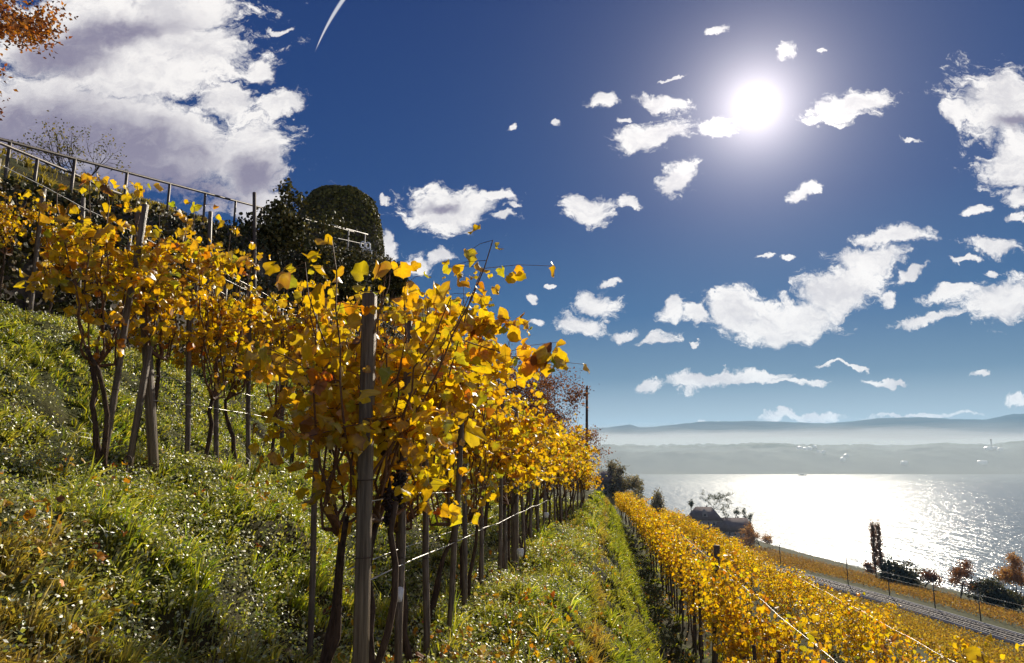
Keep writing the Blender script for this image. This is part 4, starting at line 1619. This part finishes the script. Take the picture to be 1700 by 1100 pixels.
rng = np.random.default_rng(33)
near_rows, rail_rows = [], []
for u in np.arange(44, 117, 2.3):
    for t in np.arange(62, 300, 1.15):
        s = upt(u, t)
        x, y = st2xy(s, t)
        if x / y < .30 or x / y > .86 or s < 24:
            continue
        near_rows.append((s + rng.normal(0, .12), t + rng.normal(0, .2), math.hypot(x, y)))
for t in np.arange(120, 420, 2.7):
    for u in np.arange(139, 205, 1.5):
        s = upt(u, t)
        x, y = st2xy(s, t)
        if x / y < .20 or x / y > .90 or rng.random() < .08 or (u > 190 and x / y > .62):
            continue
        rail_rows.append((s + rng.normal(0, .2), t + rng.normal(0, .2), math.hypot(x, y)))
FP = np.array([(.46, .29, .035), (.52, .35, .04), (.42, .24, .03), (.34, .18, .03), (.40, .30, .05)])
RP = np.array([(.36, .20, .05), (.30, .15, .045), (.38, .24, .06), (.24, .13, .04)])
near_rows.sort(key=lambda q: q[2])
o = link('distant_vines', field_vines('distant_vines', [(a, b_) for a, b_, _ in near_rows[40:]], rng, 26, (.28, .5), FP), M['far_leaf'])
tag(o, 'mass of golden vines on the slope above the railway', 'vineyard', kind='stuff')
o = link('distant_vines', field_vines('distant_vines', [(a, b_) for a, b_, _ in rail_rows], rng, 16, (.35, .6), RP), M['far_leaf'])
tag(o, 'mass of russet vines in lines between railway and lake', 'vineyard', kind='stuff')
for i, (s, t, _) in enumerate(near_rows[:40]):
    use_stock(i, s, t, 'golden grapevine at the near edge of the lower slope above the railway', 'nearest vines of the lower slope', math.pi * (i % 2), 1.0)

# bushes and trees along the shore
def shore(px, py_base, Y):
    p = at(px, py_base, Y)
    s, t = xy2st(p.x, p.y)
    return p.x, p.y, float(ground_z(s, t, False))


GSH = 'trees along the lake shore'
x, y, z = shore(1458, 935, 318)


def poplar(label, base, H, w, seed):
    rng = np.random.default_rng(seed)
    root = thing('poplar_tree', label, 'tree', base, 0, 'pair of poplars')
    MB().tube([(0, 0, -.5), (0.1, 0, H * .5), (0, 0, H * .97)], [.35, .2, .05], 6).build('trunk', M['tree_bark'], root)
    lm = MB()
    n = 4200
    pos = []
    for k in range(46):
        zz = H * (.12 + .86 * k / 46)
        r = w * (1 - abs(zz / H - .5) ** 2 * 2.2) * rng.uniform(.5, 1.0)
        a = rng.uniform(0, 6.28)
        e = np.array([r * math.cos(a), r * math.sin(a), zz + 2.2])
        lm.tube([(0, 0, zz), e * np.array([.7, .7, 1]) - np.array([0, 0, 1.1]), e], [.07, .05, .02], 3, False)
        pos.append(e + rng.normal(0, 1, (n // 46, 3)) * np.array([.42, .42, 1.0]))
    lm.build('limbs', M['tree_bark'], root)
    pos = np.vstack(pos)
    m = len(pos)
    link('crown', leaves_mesh('crown', pos, rng.normal(0, 1, (m, 3)), rng.normal(0, 1, (m, 3)), rng.uniform(.3, .55, m), pick(rng, np.array([(.20, .075, .035), (.26, .10, .04), (.13, .06, .035)]), m, None, .25), rng, QUAD, .3), M['far_leaf'], root)


poplar('left one of the two slim russet poplars by the lake', (x - 1.4, y, z), 22, .95, 201)
poplar('right one of the two slim russet poplars, slightly stouter, by the lake', (x + 1.7, y + 1, z), 22, 1.15, 202)
for i, (px, pyb, Y, H, w, kind, lab) in enumerate([
        (1482, 948, 300, 11, 9, 'd', 'rounded dark bush just right of the twin poplars'),
        (1512, 950, 296, 10, 11, 'd', 'broad dark bush in the middle of the shore clump'),
        (1534, 955, 290, 8, 8, 'b', 'small brown bush at the right end of the shore clump'),
        (1592, 972, 270, 14, 14, 'r', 'spreading reddish tree with bare gaps by the shore'),
        (1638, 975, 258, 10, 12, 'd', 'dense dark evergreen bush left of the pale orange tree'),
        (1668, 978, 254, 10, 12, 'd', 'dense dark evergreen bush under the pale orange tree'),
        (1690, 970, 262, 19, 15, 'o', 'large pale orange tree at the right edge by the lake'),
        (1262, 895, 400, 14, 15, 'o', 'pale orange tree at the lake end of the houses'),
        (1440, 930, 330, 5, 4, 'b', 'tiny bare bush left of the twin poplars'),
]):
    x, y, z = shore(px, pyb, Y)
    pal = {'d': np.array([(.055, .05, .03), (.08, .065, .04), (.05, .055, .03)]), 'b': BRN, 'r': np.array([(.17, .07, .035), (.22, .09, .04)]), 'o': np.array([(.42, .22, .09), (.48, .27, .12), (.36, .17, .07)])}[kind]
    nl = {'d': 2400, 'b': 1500, 'r': 2600, 'o': 4200}[kind]
    if kind == 'd':
        bush('shore_bush', lab, (x, y, z + H * .45), (w / 2, w / 2, H * .5), 210 + i, pal, nl, (.5, .9), 'bush', 'dark bushes along the lake shore', 30, 'far_leaf')
    else:
        add_tree('shore_tree', lab, (x, y, z), H, 210 + i, pal, nl, (.4, .75), 3, .62, .16, .35, w, .8, (3, 5), GSH, trunkfrac=.34)

# the wooded spur that closes the rows' far end, with its roofs
GW = 'grey trees on the far spur'
for i, (px, pyt, Y, H, w, lab) in enumerate([
        (1003, 764, 262, 15, 10, 'highest grey round tree on the spur beside the end of the rows'),
        (1018, 770, 255, 13, 7, 'dark narrow tree right of the highest one on the spur'),
        (1028, 774, 250, 12, 5, 'slim dark conifer like tree on the spur above the water line'),
        (1042, 790, 245, 9, 8, 'brownish low tree on the spur under the slim dark one'),
        (1060, 794, 300, 9, 5, 'small upright dark tree standing clear against the lake'),
        (1075, 812, 290, 8, 7, 'grey bush on the spur, half way down to the shore'),
        (1087, 818, 285, 8, 5, 'thin tree on the spur next to the lowest bush'),
        (1102, 832, 280, 9, 7, 'lowest grey bush of the spur at the lake edge')]):
    p = at(px, pyt, Y)
    s, t = xy2st(p.x, p.y)
    zg = float(ground_z(s, t, False))
    H = p.z - zg
    add_tree('spur_tree', lab, (p.x, p.y, zg), H, 230 + i, np.array([(.19, .165, .15), (.25, .20, .16), (.15, .14, .12)]) * (1.3 if i == 3 else 1), 2200, (.4, .8), 3, .5, .2, .3, w, .7, (3, 4), GW, trunkfrac=.36)


def house(label, px, py_top, Y, w, dpt, hroof, rz, hip=.3, hwall=6.0, dormer=False):
    p = at(px, py_top, Y)
    s, t = xy2st(p.x, p.y)
    z0 = p.z - hroof - hwall
    root = thing('lake_house', label, 'house', (p.x, p.y, z0), rz, 'houses by the lake')
    MB().box((0, 0, hwall / 2 - 1.5), (w, dpt, hwall + 3)).build('walls', M['plaster'], root)
    W2, D2 = w / 2 + .6, dpt / 2 + .6
    rx = w / 2 * (1 - hip)
    V = [(-W2, -D2, hwall), (W2, -D2, hwall), (W2, D2, hwall), (-W2, D2, hwall), (-rx, 0, hwall + hroof), (rx, 0, hwall + hroof)]
    rf = MB()
    rf.add(V, [(0, 1, 5, 4), (2, 3, 4, 5), (1, 2, 5), (3, 0, 4), (3, 2, 1, 0)])
    ro = rf.build('roof', M['roof'], root)
    MB().box((rx * .4, dpt * .12, hwall + hroof * .95), (.9, .9, 2.2)).build('chimney', M['plaster'], ro)
    nw = max(3, int(w / 3))
    for k in range(nw):
        for zz in (hwall * .3, hwall * .72):
            MB().box((-w / 2 + (k + .5) * w / nw, -dpt / 2 - .02, zz), (1.0, .12, 1.5)).build('window', M['glass'], root)
    if dormer:
        dm = MB()
        dm.add([(-1.6, -D2 * .75, hwall + .6), (1.6, -D2 * .75, hwall + .6), (1.6, -D2 * .75, hwall + hroof * .6), (0, -D2 * .75, hwall + hroof * .85), (-1.6, -D2 * .75, hwall + hroof * .6),
                (-1.6, 0, hwall + .6), (1.6, 0, hwall + .6), (1.6, 0, hwall + hroof * .6), (0, 0, hwall + hroof * .85), (-1.6, 0, hwall + hroof * .6)],
               [(0, 1, 2, 4), (2, 3, 4), (1, 6, 7, 2), (2, 7, 8, 3), (3, 8, 9, 4), (4, 9, 5, 0)])
        d_ = dm.build('dormer', M['plaster'], root)
        MB().box((0, -D2 * .75 - .03, hwall + hroof * .4), (.9, .1, 1.3)).build('window', M['glass'], d_)
    return root


house('broad grey house with a dormer, half hidden by golden vines', 1168, 841, 436, 20, 12, 7.5, R(-8), .5, 7, True)
house('long grey roofed house right of the dormer house, sloping to the lake', 1216, 859, 430, 22, 11, 7.5, R(-6), .22, 5)
house('small grey roofed house on the spur beneath the round trees', 1012, 782, 258, 9, 7, 4.0, R(10), .3, 5)
for i, (px, pyt, Y, H, w, nl, lab) in enumerate([(1180, 815, 450, 17, 17, 1500, 'broad bare crowned tree rising behind the dormer house'),
                                                  (1147, 829, 445, 13, 1.6, 500, 'thin dark cypress at the left corner of the dormer house'),
                                                  (1220, 842, 455, 9, 4, 420, 'slim dark tree behind the ridge of the long roofed house'),
                                                  (1237, 842, 455, 12, 5, 380, 'wispy tree at the right end of the long roofed house'),
                                                  (1246, 852, 450, 10, 3, 420, 'narrow tree between the long roofed house and the pale orange tree'),
                                                  (1208, 848, 458, 8, 4, 240, 'small wispy tree between the two house roofs')]):
    p = at(px, pyt, Y)
    add_tree('garden_tree', lab, (p.x, p.y, p.z - H), H, 260 + i, DRK * 1.5, nl, (.4, .75), 3, .6 if i == 0 else .35, .1, .3, w, .5, (3, 4), 'trees around the lake houses', trunkfrac=.36)

# far shore buildings and the boat
for i, (px, py, w) in enumerate([(1328, 752, 16), (1336, 751, 14), (1344, 750, 14), (1353, 748, 12), (1360, 760, 14), (1368, 763, 12), (1406, 769, 16), (1400, 773, 12),
                                 (1642, 755, 22), (1652, 752, 16), (1662, 753, 14), (1632, 777, 26), (1502, 780, 18)]):
    Y = 1760 + (785 - py) * 6
    p = at(px, py, Y)
    zz = float(far_hills(np.array([p.x]), np.array([p.y]))[0])
    h = thing('far_house', 'tiny pale house on the far shore of the lake in the haze', 'house', (p.x, p.y, zz), R(15 * i), 'houses on the far shore')
    MB().box((0, 0, 3), (w * .8, 9, 8)).build('walls', M['white'], h)
    rf = MB()
    q = w * .42
    rf.add([(-q, -5, 7), (q, -5, 7), (q, 5, 7), (-q, 5, 7), (-q, 0, 10), (q, 0, 10)], [(0, 1, 5, 4), (2, 3, 4, 5), (1, 2, 5), (3, 0, 4)])
    rf.build('roof', M['white'], h)
ft = at(1645, 730, 1950)
fz = float(far_hills(np.array([ft.x]), np.array([ft.y]))[0])
tw = thing('far_tower', 'slim tower standing on the hazy hill beyond the lake', 'tower', (ft.x, ft.y, fz))
MB().tube([(0, 0, -4), (0, 0, max(12, ft.z - fz))], [2.6, 2.0], 8).build('shaft', M['concrete'], tw)
MB().tube([(0, 0, max(12, ft.z - fz)), (0, 0, max(12, ft.z - fz) + 3)], [3.0, .4], 8).build('roof', M['roof'], tw)

d = ray(1332, 789)
bp_ = d * (LAKE / d.z)
bt = thing('ferry_boat', 'small dark boat far out on the glittering lake', 'boat', (bp_.x, bp_.y, LAKE), R(8))
hb = MB()
hb.add([(-8, -2, 0), (6, -2, 0), (10, 0, .2), (6, 2, 0), (-8, 2, 0), (-8.5, -2.4, 2), (6.5, -2.4, 2.1), (11, 0, 2.6), (6.5, 2.4, 2.1), (-8.5, 2.4, 2)],
       [(0, 1, 6, 5), (1, 2, 7, 6), (2, 3, 8, 7), (3, 4, 9, 8), (4, 0, 5, 9), (5, 6, 9), (6, 8, 9), (6, 7, 8)])
hb.build('hull', M['boat_hull'], bt)
MB().box((-1, 0, 3.1), (9, 3.4, 2.2), None, .3).build('cabin', M['boat_hull'], bt)

# ------------------------------------------------------------------ air: thin haze over everything, mist over the far shore
def vol_mat(name, dens, aniso, col=(0.9, 0.94, 1.0)):
    m, g, out = new_mat(name)
    v = g.new('ShaderNodeVolumePrincipled')
    v.inputs['Color'].default_value = (*col, 1)
    v.inputs['Density'].default_value = dens
    v.inputs['Anisotropy'].default_value = aniso
    g.t.links.new(v.outputs[0], out.inputs['Volume'])
    m.cycles.homogeneous_volume = True
    return m


def mist_body(name, label, x0, x1, y0, y1, zb, ztop, dens, aniso, col=(0.84, 0.93, 1.0), st=60):
    X, Y = np.arange(x0, x1 + 1, st), np.arange(y0, y1 + 1, st)
    x, y = np.meshgrid(X, Y, indexing='ij')
    e = np.minimum(np.minimum((x - x0), (x1 - x)), np.minimum((y - y0), (y1 - y)))
    f = np.clip(e / 500.0, 0, 1)
    zt_ = zb + 1 + (ztop(x, y) - zb) * f * (2 - f)
    nx, ny = x.shape
    top = np.stack([x, y, zt_], -1).reshape(-1, 3)
    bot = np.stack([x, y, 0 * x + zb], -1).reshape(-1, 3)
    idx = np.arange(nx * ny).reshape(nx, ny)
    F = np.stack([idx[:-1, :-1], idx[1:, :-1], idx[1:, 1:], idx[:-1, 1:]], -1).reshape(-1, 4)
    k = nx * ny
    FB = F[:, ::-1] + k
    ring = np.concatenate([idx[:, 0], idx[-1, 1:], idx[-2::-1, -1], idx[0, -2:0:-1]])
    r2 = np.roll(ring, -1)
    FS = np.stack([r2, ring, ring + k, r2 + k], -1)
    o = link(name, np_mesh(name, np.vstack([top, bot]), [F, FB, FS], None, True), vol_mat(name, dens, aniso, col))
    tag(o, label, 'mist', kind='stuff')
    return o


hz = MB().box((2500, 6000, 200), (22000, 13000, 560)).build('haze', vol_mat('haze', 4.2e-5, 0.3, (.34, .66, 1.0)))
tag(hz, 'thin blue autumn haze in the air over the lake', 'haze', kind='stuff')
for k, (dz_, dn) in enumerate([(-14, 6e-4), (4, 3e-4), (24, 1.2e-4)]):
    mist_body('mist', ['bank of white mist lying behind the far shore hills', 'thinner mist rising over the bank behind the far hills', 'faint top of the mist before the blue mountains'][k],
              -2600 - 50 * k, 4400 + 50 * k, 2300 + 60 * k, 5600 + 50 * k, -62.0 - k, lambda x, y: 55 + dz_ + 60 * fbm(x / 700 + k, y / 900, 81 + k, 4) + 30 * (fbm(x / 160, y / 220, 84 + k, 3) - .5), dn, 0.2)
mist_body('mist', 'thin low haze over the lake in front of the far shore', -1500, 2600, 230, 2250, -61.5, lambda x, y: -18 + 12 * np.clip((y - 700) / 600, 0, 1) + 34 * fbm(x / 500, y / 500, 91, 3) * np.clip((y - 700) / 600, 0.15, 1), 2.2e-4, 0.25)
mist_body('mist', 'pale mist clinging to the foot of the far wooded shore', -1600, 2700, 1250, 2280, -61.8, lambda x, y: 10 + 34 * fbm(x / 300, y / 400, 93, 4), 9e-4, 0.3, (.74, .9, 1.0))
